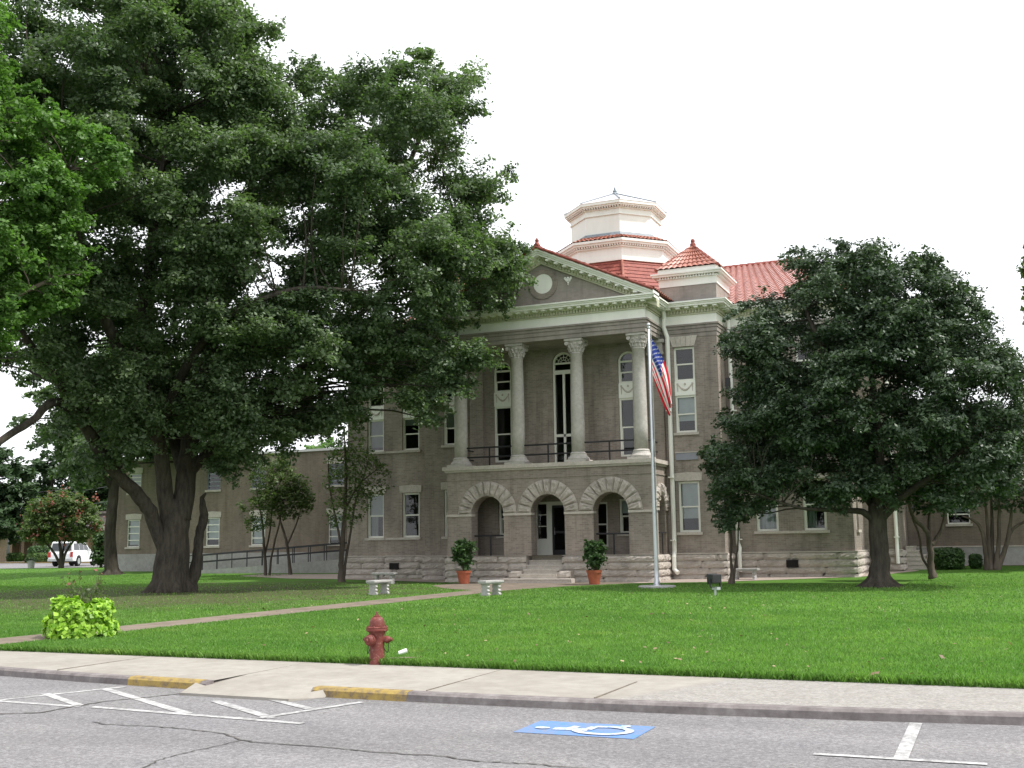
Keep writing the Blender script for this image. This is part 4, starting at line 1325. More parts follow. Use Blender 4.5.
entab(VX0, VX1, VY, WY - 0.01, skip=(PX0 - 0.7, PX1 + 0.4), dz=0.015)
entab(WX0, WX1, WY, 53.0, skip=(-26.5, VX1 + 0.4), dz=-0.02)
# --- pediment
APX, APZ = CX - 0.02, 13.92
ex0, ex1 = PX0 - 0.5, PX1 + 0.5
ZB = 11.58
mb = MB()
hw = (ex1 - ex0) / 2
slope = (APZ - ZB) / hw
mb.add([(PX0 - 0.05, PY + 0.02, ZB - 0.01), (PX1 + 0.05, PY + 0.02, ZB - 0.01), (APX, PY + 0.02, APZ - 0.2)], [(0, 1, 2)])
mb.build('pediment_wall', M['brick_band'], ch)
def rake(mb, s, t0, t1, y0, y1, cut=0.0, end=0.0):
    """sloped bar following the gable edge: t0..t1 below the roof line, s=-1 left, +1 right"""
    xe = ex0 - end if s < 0 else ex1 + end
    ze = ZB - end * slope
    poly = [(APX, APZ - t0), (xe, ze - t0 + 0.0), (xe, ze - t1), (APX, APZ - t1)]
    mb.prism(poly if s > 0 else poly[::-1], y0, y1, 'y')
mb = MB()
for s in (-1, 1):
    rake(mb, s, -0.10, 0.02, PY - 0.56, PY + 0.3); rake(mb, s, 0.022, 0.10, PY - 0.50, PY + 0.3); rake(mb, s, 0.102, 0.19, PY - 0.45, PY + 0.3)
rk = mb.build('raking_cornice', M['cream'], ch)
mb = MB()
for s in (-1, 1):
    rake(mb, s, 0.192, 0.30, PY - 0.14, PY + 0.3); rake(mb, s, 0.302, 0.46, PY - 0.06, PY + 0.3); rake(mb, s, 0.462, 0.50, PY - 0.09, PY + 0.3)
    L = hw - 0.75
    n = int(L / 0.13)
    for k in range(n):
        x = 0.2 + L * (k + 0.5) / n
        z = APZ - slope * x
        mb.box(APX + s * x - 0.036, APX + s * x + 0.036, PY - 0.125, PY - 0.061, z - 0.43, z - 0.31)
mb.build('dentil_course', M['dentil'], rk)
for s in (-1, 1):
    n = int(hw / 0.40)
    for k in range(n - 1):
        x = 0.25 + (hw - 0.5) * (k + 0.5) / n
        z = APZ - slope * x
        mb = MB(); mb.box(APX + s * x - 0.085, APX + s * x + 0.085, PY - 0.42, PY - 0.141, z - 0.28, z - 0.2); mb.build('modillion', M['cream'], rk)
mb = MB(); cz = 12.55
mb.lathe([(0.0, -0.02), (0.43, -0.02), (0.43, 0.05)], (CX + 0.05, PY, cz), 32, axis='y', cap=False)
mb.build('round_panel', M['cream'], ch)
mb = MB()
mb.lathe([(0.432, -0.035), (0.66, -0.035), (0.66, 0.04), (0.432, 0.04), (0.432, -0.035)], (CX + 0.05, PY, cz), 32, axis='y', cap=False)
mb.build('brick_ring', M['brick'], ch)
for s in (-1, 1):                               # little plaster garlands beside the round panel
    mb = MB(); x = CX + 0.05 + s * 1.13; z = 12.55
    for dx, dz_, rr in ((-0.13, 0.13, 0.06), (0.13, 0.13, 0.06), (0, 0.12, 0.07), (-0.05, 0.03, 0.06), (0.06, 0.03, 0.06), (0, -0.06, 0.05), (0, -0.14, 0.03), (-0.1, 0.08, 0.05), (0.1, 0.08, 0.05)):
        mb.lathe([(0.0, -0.06), (rr * 0.7, -0.045), (rr, 0.0), (rr, 0.03)], (x + dx, PY, z + dz_), 8, axis='y', cap=False)
    mb.build('garland', M['creamw'], ch)

# --- tile roofs
def barrel(mb, P00, P10, P01, P11, pitch=0.24, amp=0.055, m=8, rows=0):
    """corrugated tile slope: P00-P10 along the eave, P01-P11 along the top"""
    P00, P10, P01, P11 = [np.array(p, float) for p in (P00, P10, P01, P11)]
    W = np.linalg.norm(P10 - P00); n = max(2, int(W / pitch)) * m
    nr = np.cross(P10 - P00, P01 - P00); nr /= np.linalg.norm(nr)
    H = np.linalg.norm(P01 - P00)
    nv = rows or max(1, int(H / 0.38))
    vs, fs = [], []
    for j in range(nv):
        for t, lift in ((j / nv, 0.035), ((j + 1) / nv, 0.0)):
            for i in range(n + 1):
                s = i / n
                a = P00 + (P10 - P00) * s; b = P01 + (P11 - P01) * s
                h = amp * abs(math.cos(math.pi * i / m)) + lift
                vs.append(a + (b - a) * t + nr * h)
        o = j * 2 * (n + 1)
        for i in range(n):
            fs.append((o + i, o + i + 1, o + n + 2 + i, o + n + 1 + i))
        if j:
            p = o - (n + 1)
            for i in range(n): fs.append((p + i, p + i + 1, o + i + 1, o + i))
    mb.add(vs, fs)
def ridge(mb, a, b, r=0.11):
    a, b = np.array(a, float), np.array(b, float)
    n = max(1, int(np.linalg.norm(b - a) / 0.4))
    for k in range(n):
        p, q = a + (b - a) * k / n, a + (b - a) * (k + 1) / n
        mb.tube([p, q], [r, r * 0.82], 8)
# main roof of the two wings
EY, EZ, RY, RZ = WY - 0.6, 11.50, 58.0, 16.0
HX0, HX1 = WX0 - 0.6, WX1 + 0.6
RX0, RX1 = -26.0, -8.4
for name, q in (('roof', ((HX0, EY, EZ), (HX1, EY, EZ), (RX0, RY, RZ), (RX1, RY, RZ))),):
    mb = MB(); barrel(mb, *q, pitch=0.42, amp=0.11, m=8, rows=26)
    rf = mb.build('roof', M['tilesheen'], ch)
mb = MB()
mb.quad((HX1, EY, EZ), (HX1, BY, EZ), (RX1, RY + 1, RZ), (RX1, RY, RZ)); mb.quad((HX0, BY, EZ), (HX0, EY, EZ), (RX0, RY, RZ), (RX0, RY + 1, RZ))
mb.quad((HX1, BY, EZ), (HX0, BY, EZ), (RX0, RY + 1, RZ), (RX1, RY + 1, RZ))
mb.build('roof', M['tile'], ch)
mb = MB(); ridge(mb, (RX0, RY, RZ + 0.05), (RX1, RY, RZ + 0.05), 0.14); ridge(mb, (HX1, EY, EZ + 0.05), (RX1, RY, RZ + 0.05)); ridge(mb, (HX0, EY, EZ + 0.05), (RX0, RY, RZ + 0.05))
mb.build('ridge_tile_row', M['tiledark'], rf)
mb = MB(); mb.box(VX0 - 0.3, VX1 + 0.3, VY - 0.4, WY + 1.5, 11.585, 11.62)
mb.build('roof', M['flash'], ch)
# portico roof
mb = MB()
yf, yb = PY - 0.6, 50.5
for s in (1, -1):
    xe = ex1 + 0.03 if s > 0 else ex0 - 0.03
    lo0, lo1, hi0, hi1 = (xe, yf, ZB + 0.11), (xe, yb, ZB + 0.11), (APX, yf, APZ + 0.11), (APX, yb, APZ + 0.11)
    if s > 0: barrel(mb, lo0, lo1, hi0, hi1, pitch=0.26)
    else: barrel(mb, lo1, lo0, hi1, hi0, pitch=0.26)
pr = mb.build('roof', M['tile'], ch)
mb = MB(); ridge(mb, (APX, yf, APZ + 0.16), (APX, yb, APZ + 0.16), 0.12)
mb.lathe([(0.13, 0), (0.15, 0.06), (0.07, 0.2), (0.09, 0.28), (0.0, 0.42)], (APX, yf + 0.15, APZ + 0.16), 10)
for s in (1, -1):
    xe = ex1 if s > 0 else ex0
    ridge(mb, (xe, yf + 0.03, ZB + 0.13), (APX, yf + 0.03, APZ + 0.13), 0.075)
mb.build('ridge_tile_row', M['tiledark'], pr)
# corner towers over the centre block
def tower(xc):
    yc, h = 46.75, 1.22
    mb = MB(); mb.box(xc - h, xc + h, yc - h, yc + h, 11.6, 12.38)
    t = mb.build('tower', M['brick_band'], ch)
    mb = MB()
    for z0, z1, p in ((12.381, 12.70, 0.04), (12.701, 12.76, 0.10), (12.80, 12.88, 0.26), (12.881, 12.95, 0.32), (12.951, 13.16, 0.06)):
        mb.box(xc - h - p, xc + h + p, yc - h - p, yc + h + p, z0, z1)
    n = 20
    for k in range(n):
        x = xc - h + 2 * h * (k + 0.5) / n
        mb.box(x - 0.03, x + 0.03, yc - h - 0.17, yc - h - 0.101, 12.705, 12.799)
        mb.box(xc + h + 0.101, xc + h + 0.17, yc - h + 2 * h * (k + 0.5) / n - 0.03, yc - h + 2 * h * (k + 0.5) / n + 0.03, 12.705, 12.799)
    mb.build('cornice', M['creamw'], t)
    mb = MB(); e = h + 0.14; zt = 14.42; z0 = 13.14
    cs = [(xc - e, yc - e, z0), (xc + e, yc - e, z0), (xc + e, yc + e, z0), (xc - e, yc + e, z0)]
    tp = (xc, yc, zt)
    for k in range(4): barrel(mb, cs[k], cs[(k + 1) % 4], tp, tp, pitch=0.24, amp=0.05, rows=6)
    mb.build('tile_roof', M['tile'], t)
    mb = MB()
    for k in range(4): ridge(mb, cs[k], tp, 0.07)
    mb.lathe([(0.13, -0.05), (0.13, 0.08), (0.08, 0.13), (0.10, 0.22), (0.06, 0.30), (0.0, 0.32)], (xc, yc, zt), 10)
    mb.build('finial', M['tiledark'], t)
tower(-11.38); tower(mir(-11.38))
# octagonal lantern
OX, OY = CX + 0.12, 53.3
def octring(mb, r0, z0, r1, z1, mi=0):
    ph = R_(22.5)
    mb.lathe([(r0, z0), (r1, z1)], (OX, OY, 0), 8, ph, mi, cap=False)
def ocv(r, z, k):
    a = R_(22.5 + 45 * k); return (OX + r * math.cos(a), OY + r * math.sin(a), z)
mb = MB()
nrow = 11
for j in range(nrow):
    f0, f1 = j / nrow, (j + 1) / nrow
    rr = lambda f: 4.3 - 1.42 * f
    octring(mb, rr(f0) + 0.035, 13.0 + 2.25 * f0, rr(f1), 13.0 + 2.25 * f1)
    if j < nrow - 1: octring(mb, rr(f1), 13.0 + 2.25 * f1, rr(f1) + 0.035, 13.0 + 2.25 * f1)
lan = mb.build('lantern_skirt', M['tiledark'], ch)
for k in range(8):
    mb = MB(); mb.tube([ocv(4.33, 13.0, k), ocv(2.93, 15.25, k)], 0.06, 6); mb.build('hip_tile_row', M['tile'], lan)
mb = MB()
octring(mb, 2.92, 15.22, 2.92, 15.24)
for r, z0, z1 in ((3.02, 15.2, 15.40), (2.96, 15.40, 15.86), (3.06, 15.86, 15.93), (3.22, 16.02, 16.12), (3.30, 16.12, 16.24)):
    mb.lathe([(r, z0), (r, z1)], (OX, OY, 0), 8, R_(22.5))
for k in range(8):
    a, b = np.array(ocv(3.10, 0, k)), np.array(ocv(3.10, 0, k + 1)); d = (b - a) / np.linalg.norm(b - a); nn = np.array([d[1], -d[0], 0])
    n = 18
    for i in range(n):
        p = a + (b - a) * (i + 0.5) / n
        mb.obox(p[:2], d[:2], nn[:2], 0.035, 0.06, 15.931, 16.019)
mb.build('lantern_band', M['creamw'], lan)
mb = MB()
for k in range(8): barrel(mb, ocv(3.25, 16.245, k), ocv(3.25, 16.245, k + 1), ocv(2.42, 16.62, k), ocv(2.42, 16.62, k + 1), pitch=0.22, amp=0.045, m=6, rows=3)
mb.build('tile_roof', M['tile'], lan)
mb = MB(); mb.lathe([(2.47, 16.60), (2.36, 16.80)], (OX, OY, 0), 8, R_(22.5))
mb.build('flashing', M['flash'], lan)
mb = MB()
for r, z0, z1 in ((2.30, 16.7, 17.72), (2.37, 17.72, 17.77), (2.34, 17.77, 18.02), (2.42, 18.02, 18.07), (2.58, 18.14, 18.22), (2.65, 18.22, 18.36)):
    mb.lathe([(r, z0), (r, z1)], (OX, OY, 0), 8, R_(22.5))
for k in range(8):
    a, b = np.array(ocv(2.48, 0, k)), np.array(ocv(2.48, 0, k + 1)); d = (b - a) / np.linalg.norm(b - a); nn = np.array([d[1], -d[0], 0])
    n = 14
    for i in range(n):
        p = a + (b - a) * (i + 0.5) / n
        mb.obox(p[:2], d[:2], nn[:2], 0.03, 0.055, 18.071, 18.139)
mb.build('lantern_drum', M['creamw'], ch)
mb = MB(); mb.lathe([(2.67, 18.361), (2.63, 18.40), (0.12, 19.42), (0.10, 19.46)], (OX, OY, 0), 8, R_(22.5))
lr = mb.build('lantern_roof', M['leadroof'], ch)
mb = MB()
for k in range(8): mb.tube([ocv(2.65, 18.41, k), ocv(0.15, 19.44, k)], 0.04, 6)
mb.lathe([(0.17, 19.38), (0.2, 19.46), (0.1, 19.54), (0.12, 19.62), (0.05, 19.68), (0.06, 19.74), (0.02, 19.82), (0.0, 19.92)], (OX, OY, 0), 10)
mb.build('finial', M['flash'], lr)

# --- downspouts, plaque, lamps, sill strings
def downspout(pts, r=0.075):
    mb = MB(); mb.tube(pts, r, 8)
    for p in pts[2:-2]:
        pass
    zz_ = [1.6, 4.2, 7.0]
    x, y = pts[-3][0], pts[-3][1]
    for z in zz_: mb.box(x - 0.11, x + 0.11, y - 0.09, y + 0.09, z, z + 0.05)
    mb.build('downspout', M['cream'], ch, smooth=False)
y = VY - 0.13
downspout([(-12.38, PY + 2.0, 11.3), (-12.38, y, 11.0), (-12.42, y, 10.6), (-12.28, y, 10.15), (-12.28, y, 9.9), (-12.28, y - 0.03, 1.2), (-12.28, y - 0.16, 0.95), (-12.28, y - 0.16, 0.45), (-12.1, y - 0.3, 0.3)], 0.095)
x = mir(-12.30)
downspout([(x, y, 11.2), (x, y, 10.2), (x, y, 9.9), (x, y, 6.0), (x, y - 0.1, 1.0), (x, y - 0.2, 0.4)])
y = WY - 0.13
downspout([(-9.95, y, 11.2), (-9.95, y, 10.5), (-9.95, y, 9), (-9.95, y, 5), (-9.95, y, 1.5), (-9.87, y - 0.03, 1.25), (-9.87, y - 0.16, 1.0), (-9.87, y - 0.16, 0.3)], 0.085)
y = 50.47
downspout([(-3.95, y, 10.6), (-3.95, y, 8), (-3.95, y, 5), (-3.95, y, 1.3), (-3.95, y - 0.1, 1.0), (-3.95, y - 0.12, 0.5)])
mb = MB(); mb.box(-12.11, -11.18, VY - 0.06, VY - 0.001, 4.94, 5.26)
pq = mb.build('plaque', M['plaque'], ch)
mb = MB(); mb.box(-12.13, -11.16, VY - 0.09, VY - 0.061, 5.24, 5.28)
mb.build('plaque_ledge', M['stone'], pq)
mb = MB(); mb.box(-10.02, -9.86, VY + 0.5, VY + 0.75, 7.9, 8.35)
mb.build('speaker_box', M['iron'], ch)
mb = MB()
for g, y in (((winx_wing[0], winx_wing[1]), WY), ((winx_wing[3], winx_wing[2]), WY)):
    a, b = g[0][1] + 0.092, g[1][0] - 0.092
    for z in (1.84, 5.98):
        mb = MB(); mb.box(a, b, y - 0.06, y - 0.001, z, z + 0.10); mb.build('sill_course', M['stone'], ch)
for x in (PX0 - 0.14,):
    mb = MB(); mb.tube([(x, VY - 0.06, 1.95), (x, VY - 0.06, 3.75)], 0.035, 6); mb.box(x - 0.18, x + 0.02, VY - 0.14, VY - 0.001, 3.75, 4.05)
    mb.build('conduit', M['frame'], ch)
# dark porch lamp on the side wall
mb = MB(); mb.box(PX1 + 0.75, PX1 + 0.8, VY - 0.02, VY, 6.0, 6.1)

# ================================================================ ANNEXES
an = thing('annex_building', 'plain flat-roofed two-storey brick annex left of the courthouse behind the oak', 'building', (-39.5, 53, 0.3))
AY, AX0, AX1, AZ = 53.0, -49.6, -28.9, 6.9
ax = [(-48.35, -47.4), (-42.45, -41.5), (-39.25, -38.3), (-34.05, -33.1)]
mb = MB()
wall(mb, 'y', AY, AX0, AX1, 1.28, AZ, [(a, b, 1.7, 3.32) for a, b in ax] + [(a, b, 4.95, 6.12) for a, b in ax], 0.2)
mb.quad((AX0, BY, 1.28), (AX0, AY, 1.28), (AX0, AY, AZ), (AX0, BY, AZ)); mb.quad((AX1, BY, 0), (AX0, BY, 0), (AX0, BY, AZ), (AX1, BY, AZ))
mb.build('wall', M['brick_far'], an)
mb = MB(); mb.box(AX0 - 0.05, AX1, AY - 0.06, AY + 0.2, -0.2, 1.28); mb.box(AX0 - 0.05, AX0 + 0.15, AY + 0.21, BY, -0.2, 1.28)
mb.build('foundation', M['concrete'], an)
mb = MB(); mb.box(AX0 - 0.08, AX1, AY - 0.09, AY + 0.25, AZ, AZ + 0.13); mb.box(AX0 - 0.08, AX0 + 0.2, AY + 0.26, BY, AZ, AZ + 0.13)
mb.build('coping', M['leadroof'], an)
mb = MB(); mb.quad((AX0, AY + 0.2, AZ - 0.2), (AX1, AY + 0.2, AZ - 0.2), (AX1, BY, AZ - 0.2), (AX0, BY, AZ - 0.2))
mb.build('roof', M['flash'], an)
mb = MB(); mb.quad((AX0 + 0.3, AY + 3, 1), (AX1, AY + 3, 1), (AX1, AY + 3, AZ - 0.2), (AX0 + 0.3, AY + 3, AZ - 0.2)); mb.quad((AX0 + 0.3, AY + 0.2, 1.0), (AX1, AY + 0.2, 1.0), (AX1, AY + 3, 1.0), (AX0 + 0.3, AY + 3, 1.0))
mb.build('interior', M['room'], an)
for i, (a, b) in enumerate(ax):
    window(an, a, b, 1.7, 3.32, AY, kind='bars', bars=3, shade=(0.95, 0.75, 0.97, 0.9)[i], fw=0.05, dep=0.08)
    w = window(an, a, b, 4.95, 6.12, AY, kind='bars', bars=4, shade=(0.9, 0.0, 0.0, 0.0)[i], fw=0.05, dep=0.08, fm='frame' if i == 0 else 'flash')
ar = thing('annex_building', 'flat-roofed brick annex right of the courthouse behind the bare-stemmed trees', 'building', (8, 55.2, 0.2))
CY2 = 55.2
mb = MB()
axr = [(-2.05, -1.08), (2.0, 2.95), (6.0, 6.95), (10, 10.95)]
wall(mb, 'y', CY2, -3.81, 20, 1.16, 7.2, [(a, b, 2.18, 3.9) for a, b in axr] + [(a, b, 5.0, 6.3) for a, b in axr], 0.2)
mb.quad((20, CY2, 0), (20, BY, 0), (20, BY, 7.2), (20, CY2, 7.2)); mb.quad((20, BY, 0), (-3.8, BY, 0), (-3.8, BY, 7.2), (20, BY, 7.2))
mb.build('wall', M['brick_far'], ar)
mb = MB(); mb.box(-3.7, 20.05, CY2 - 0.06, CY2 + 0.2, -0.2, 1.12); mb.build('foundation', M['concrete'], ar)
mb = MB(); mb.box(-3.7, 20.08, CY2 - 0.10, CY2 + 0.2, 1.121, 1.17); mb.build('water_table', M['stone'], ar)
mb = MB(); mb.box(-3.8, 20.1, CY2 - 0.1, CY2 + 0.25, 7.2, 7.33); mb.build('coping', M['leadroof'], ar)
mb = MB(); mb.quad((-3.8, CY2 + 0.2, 7.0), (20, CY2 + 0.2, 7.0), (20, BY, 7.0), (-3.8, BY, 7.0)); mb.build('roof', M['flash'], ar)
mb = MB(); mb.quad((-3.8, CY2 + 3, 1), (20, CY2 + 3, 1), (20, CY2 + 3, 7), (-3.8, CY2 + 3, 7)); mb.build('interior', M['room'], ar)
for i, (a, b) in enumerate(axr):
    window(ar, a, b, 2.18, 3.9, CY2, kind='bars', bars=3, shade=0.7, lintel=None, fw=0.05, dep=0.08)
    window(ar, a, b, 5.0, 6.3, CY2, kind='bars', bars=2, shade=0.5, fw=0.05, dep=0.08)

# side steps by the right annex
ss = thing('side_steps', 'short flight of stone steps against the corner of the courthouse right side', 'steps', (-3.0, 53, 0.2))
for k in range(5):
    zt = 0.26 + 0.19 * (k + 1); xe = -3.45 + 0.27 * (4 - k)
    mb = MB(); mb.box(-3.70, xe, 51.6, 54.6, zt - 0.19 if k else 0.0, zt - 0.045)
    mb.box(-3.70, xe + 0.02, 51.57, 54.62, zt - 0.044, zt)
    mb.build('step', M['stone'], ss)

# ramp along the left annex
rp = thing('wheelchair_ramp', 'long concrete access ramp with black pipe railing along the left annex', 'ramp', (-36, 50.6, 0.2))
RYf = 50.6
rx0, rx1 = float(atY(186, 570, RYf)[0]), -29.6
def rz(x):
    t = (x - rx0) / (rx1 - rx0)
    return 0.30 + 0.72 * max(0, min(1, t))
mb = MB()
mb.prism([(rx0, -0.1), (rx1, -0.1), (rx1, rz(rx1)), (rx0, rz(rx0))], RYf, RYf + 1.5, 'y')
mb.build('ramp_slab', M['concrete'], rp)
mb = MB()
for yy in (RYf + 0.08, RYf + 1.42):
    for h in (0.86, 0.48): mb.tube([(rx0, yy, rz(rx0) + h), (rx1, yy, rz(rx1) + h)], 0.03, 6)
n = 12
for yy in (RYf + 0.08, RYf + 1.42):
    for k in range(n + 1):
        x = rx0 + (rx1 - rx0) * k / n
        mb.tube([(x, yy, rz(x)), (x, yy, rz(x) + 0.86)], 0.026, 6)
mb.build('railing', M['iron'], rp)

# ================================================================ STREET BEHIND ON THE LEFT
Zs = 0.31
p0 = [atz(-60, 569.5, 0.3), atz(118, 567, 0.3), atz(118, 563, 0.3), atz(-60, 563.5, 0.3)]
mb = MB(); mb.add([(p[0], p[1], Zs) for p in p0], [(0, 1, 2, 3)])
struct(mb.build('side_street', M['asphalt']))
q0 = [atz(-60, 563.5, 0.3), atz(118, 563, 0.3)]
mb = MB()
a, b = q0[0], q0[1]
d = (b - a) / np.linalg.norm(b - a); nn = np.array([-d[1], d[0], 0])
mb.obox(((a + b) / 2)[:2], d[:2], nn[:2], np.linalg.norm(b - a) / 2, 0.12, 0.2, 0.42)
struct(mb.build('far_kerb', M['yellow']))
mb = MB(); e1, e2 = a + nn * 3 + nn * 0.12, b + nn * 3
mb.add([(a + nn * 0.12)[0:3] * [1, 1, 0] + [0, 0, 0.40], (b + nn * 0.12) * [1, 1, 0] + [0, 0, 0.40], e2 * [1, 1, 0] + [0, 0, 0.40], e1 * [1, 1, 0] + [0, 0, 0.40]], [(0, 1, 2, 3)])
struct(mb.build('far_sidewalk', M['sidewalk']))
# low brick building
lb_base = atz(0, 561, 0.3); vv = frame_at(lb_base)
BLD = a + nn * 6
def onb(x, y, back=0.0):
    """point above the far building's front line (parallel to the far kerb) at pixel x, y"""
    rr = ray(x, y); o = (a + nn * (6 + back))
    t = ((o - np.array([0, 0, EYE])) @ nn) / (rr @ nn)
    return np.array([0, 0, EYE]) + t * rr
lb = thing('low_building', 'low tan brick building with brown metal fascia across the far left street', 'building', (*onb(0, 556)[:2], 0.35))
P = lambda x: onb(x, 555)
mb = MB()
L0, L1 = P(-120), P(112)
mid = (L0 + L1) / 2; half = np.linalg.norm((L1 - L0)[:2]) / 2
zt = onb(20, 533)[2]; zr = onb(20, 517)[2]
mb.obox((mid + nn * 6)[:2], d[:2], nn[:2], half, 5.0, 0.2, zt)
mb.build('wall', M['tanbrick'], lb)
for x in (-60, -20, 9, 21, 32, 44, 56, 70, 85):
    mb = MB(); c = P(x) + nn * 0.6; mb.obox(c[:2], d[:2], nn[:2], 0.28, 0.45, 0.2, zt)
    mb.build('pilaster', M['tanbrick'], lb)
for x in (-40, 0, 14, 27, 38, 50, 63):
    mb = MB(); c = P(x) + nn * 0.97; mb.obox(c[:2], d[:2], nn[:2], 0.35, 0.02, 0.9, zt - 0.5)
    mb.build('window', M['carglass'], lb)
mb = MB()
A = [(mid + nn * (-0.6) - d * (half + 0.5)), (mid + nn * (-0.6) + d * (half + 0.5)), (mid + nn * 11.6 + d * (half + 0.5)), (mid + nn * 11.6 - d * (half + 0.5))]
Bq = [(mid + nn * 0.5 - d * (half - 0.3)), (mid + nn * 0.5 + d * (half - 0.3)), (mid + nn * 10.5 + d * (half - 0.3)), (mid + nn * 10.5 - d * (half - 0.3))]
mb.add([(p[0], p[1], zt) for p in A] + [(p[0], p[1], zr) for p in Bq], [(0, 3, 2, 1), (4, 5, 6, 7), (0, 1, 5, 4), (1, 2, 6, 5), (2, 3, 7, 6), (3, 0, 4, 7)])
for k in range(60):
    c0_ = A[0] + (A[1] - A[0]) * k / 60; c1_ = Bq[0] + (Bq[1] - Bq[0]) * k / 60
    mb.tube([(c0_[0], c0_[1], zt + 0.02), (c1_[0], c1_[1], zr + 0.02)], 0.05, 4)
mb.obox(mid[:2] + (nn * 0.35)[:2], d[:2], nn[:2], half - 0.1, 0.3, zr, zr + 0.22)
mb.build('roof', M['mansard'], lb)

# ================================================================ TREES
oak_base = np.array([-28.4, 33.5, 0.0])
OAK = [(150, -40), (235, -15), (262, 8), (290, 34), (282, 62), (308, 58), (322, 88), (334, 62), (352, 70), (366, 80), (384, 58), (414, 54), (440, 74), (470, 84),
       (480, 108), (476, 124), (486, 134), (468, 158), (452, 172), (474, 178), (500, 168), (511, 184), (508, 200), (524, 214), (522, 236), (544, 248), (536, 268),
       (518, 292), (512, 318), (486, 322), (476, 345), (486, 372), (488, 400), (470, 408), (458, 426), (432, 428), (420, 412), (404, 420), (392, 398), (374, 414),
       (366, 440), (344, 446), (330, 436), (300, 448), (272, 460), (240, 476), (214, 486), (196, 462), (180, 440), (160, 448), (140, 470), (112, 486), (80, 478), (60, 470),
       (44, 446), (62, 400), (24, 372), (-30, 380), (-60, 300), (-60, 100), (-20, 0), (40, -30), (90, -45)]
oak_limbs = [
    ([(170, 594, 0), (172, 560, 0), (175, 530, 0), (178, 500, 0.1)], [0.74, 0.64, 0.55, 0.42]),
    ([(172, 540, 0), (166, 500, 0), (160, 450, -0.3), (147, 400, -1), (140, 340, -1.5), (150, 250, -2), (170, 120, -2)], [0.36, 0.31, 0.27, 0.24, 0.21, 0.16, 0.08]),
    ([(180, 520, 0), (186, 480, 0.2), (192, 430, 0.6), (206, 370, 1.2), (226, 290, 1.5), (250, 200, 1), (260, 90, 0)], [0.42, 0.38, 0.34, 0.29, 0.24, 0.17, 0.08]),
    ([(170, 566, 0), (153, 518, -0.3), (138, 495, -0.6), (118, 476, -1), (90, 435, -2), (60, 385, -3), (20, 330, -4)], [0.26, 0.26, 0.25, 0.23, 0.2, 0.16, 0.1]),
    ([(190, 470, 0.2), (206, 455, 0.5), (240, 425, 1), (300, 370, 1), (360, 315, 0), (420, 260, -1), (455, 215, -1.5)], [0.24, 0.21, 0.18, 0.15, 0.11, 0.08, 0.04]),
    ([(206, 370, 1.2), (260, 330, 2.5), (330, 270, 3.5), (400, 180, 3), (430, 110, 2.5)], [0.26, 0.22, 0.18, 0.12, 0.06]),
    ([(147, 400, -1), (110, 330, -3), (80, 250, -4), (60, 150, -4)], [0.24, 0.2, 0.15, 0.08]),
    ([(160, 430, 0), (185, 370, -2.0), (225, 320, -4), (290, 290, -5), (350, 290, -5)], [0.2, 0.17, 0.13, 0.09, 0.05]),
    ([(186, 480, 0.2), (170, 420, 3), (150, 330, 6), (160, 220, 7)], [0.3, 0.26, 0.2, 0.1]),
    ([(190, 592, 0.4), (197, 560, 0.5), (199, 535, 0.6), (204, 518, 0.7), (202, 500, 0.8), (206, 493, 0.8)], [0.30, 0.2, 0.17, 0.18, 0.10, 0.03]),
    ([(95, 440, -2), (60, 402, -3.2), (30, 422, -4.0), (-5, 444, -5), (-40, 470, -6)], [0.2, 0.16, 0.13, 0.12, 0.08]),
]
oak, oak_lobes = tree('oak_tree', 'huge dark-leaved oak with forked trunk on the left lawn', oak_base, oak_limbs, OAK, M['oakleaf'], M['bark'], 1.3, 500, 1080, 0.146,
     depth=0.95, seed=11, min_sep=0.62, twig=0.04, maxd=8.0, flare=(1.08, 1.15, 0.60, 7), aspect=0.6, bare=(9, 10), sub_sig=0.23,
     extra_crown=[(352, 335, -3, 1.3), (368, 322, -3.5, 1.2), (388, 345, -3, 1.2), (330, 352, -2, 1.3), (312, 424, -1, 1.0), (284, 438, -1, 1.1), (252, 452, -1, 1.1), (226, 464, -1, 1.0), (336, 416, -2, 1.0),
                  (208, 440, -2.5, 1.1), (122, 442, -2.5, 1.2), (92, 462, -1.5, 1.1), (142, 420, -3, 1.2), (62, 424, -3.5, 0.9), (450, 388, -3, 1.0), (470, 352, -3, 1.0), (430, 406, -3, 0.9),
                  (406, 400, -3, 0.8), (78, 384, -3.5, 1.2), (42, 352, -4, 1.1), (102, 402, -4, 1.2), (360, 380, -2.5, 1.1), (380, 300, -4, 1.2), (420, 310, -4, 1.2), (446, 292, -4, 1.1), (200, 400, -3.5, 1.3), (240, 410, -3, 1.3), (290, 302, -4.5, 1.1), (322, 288, -4.5, 1.1), (262, 312, -4.5, 1.1), (300, 265, -4, 1.0), (215, 320, -5, 1.1)])

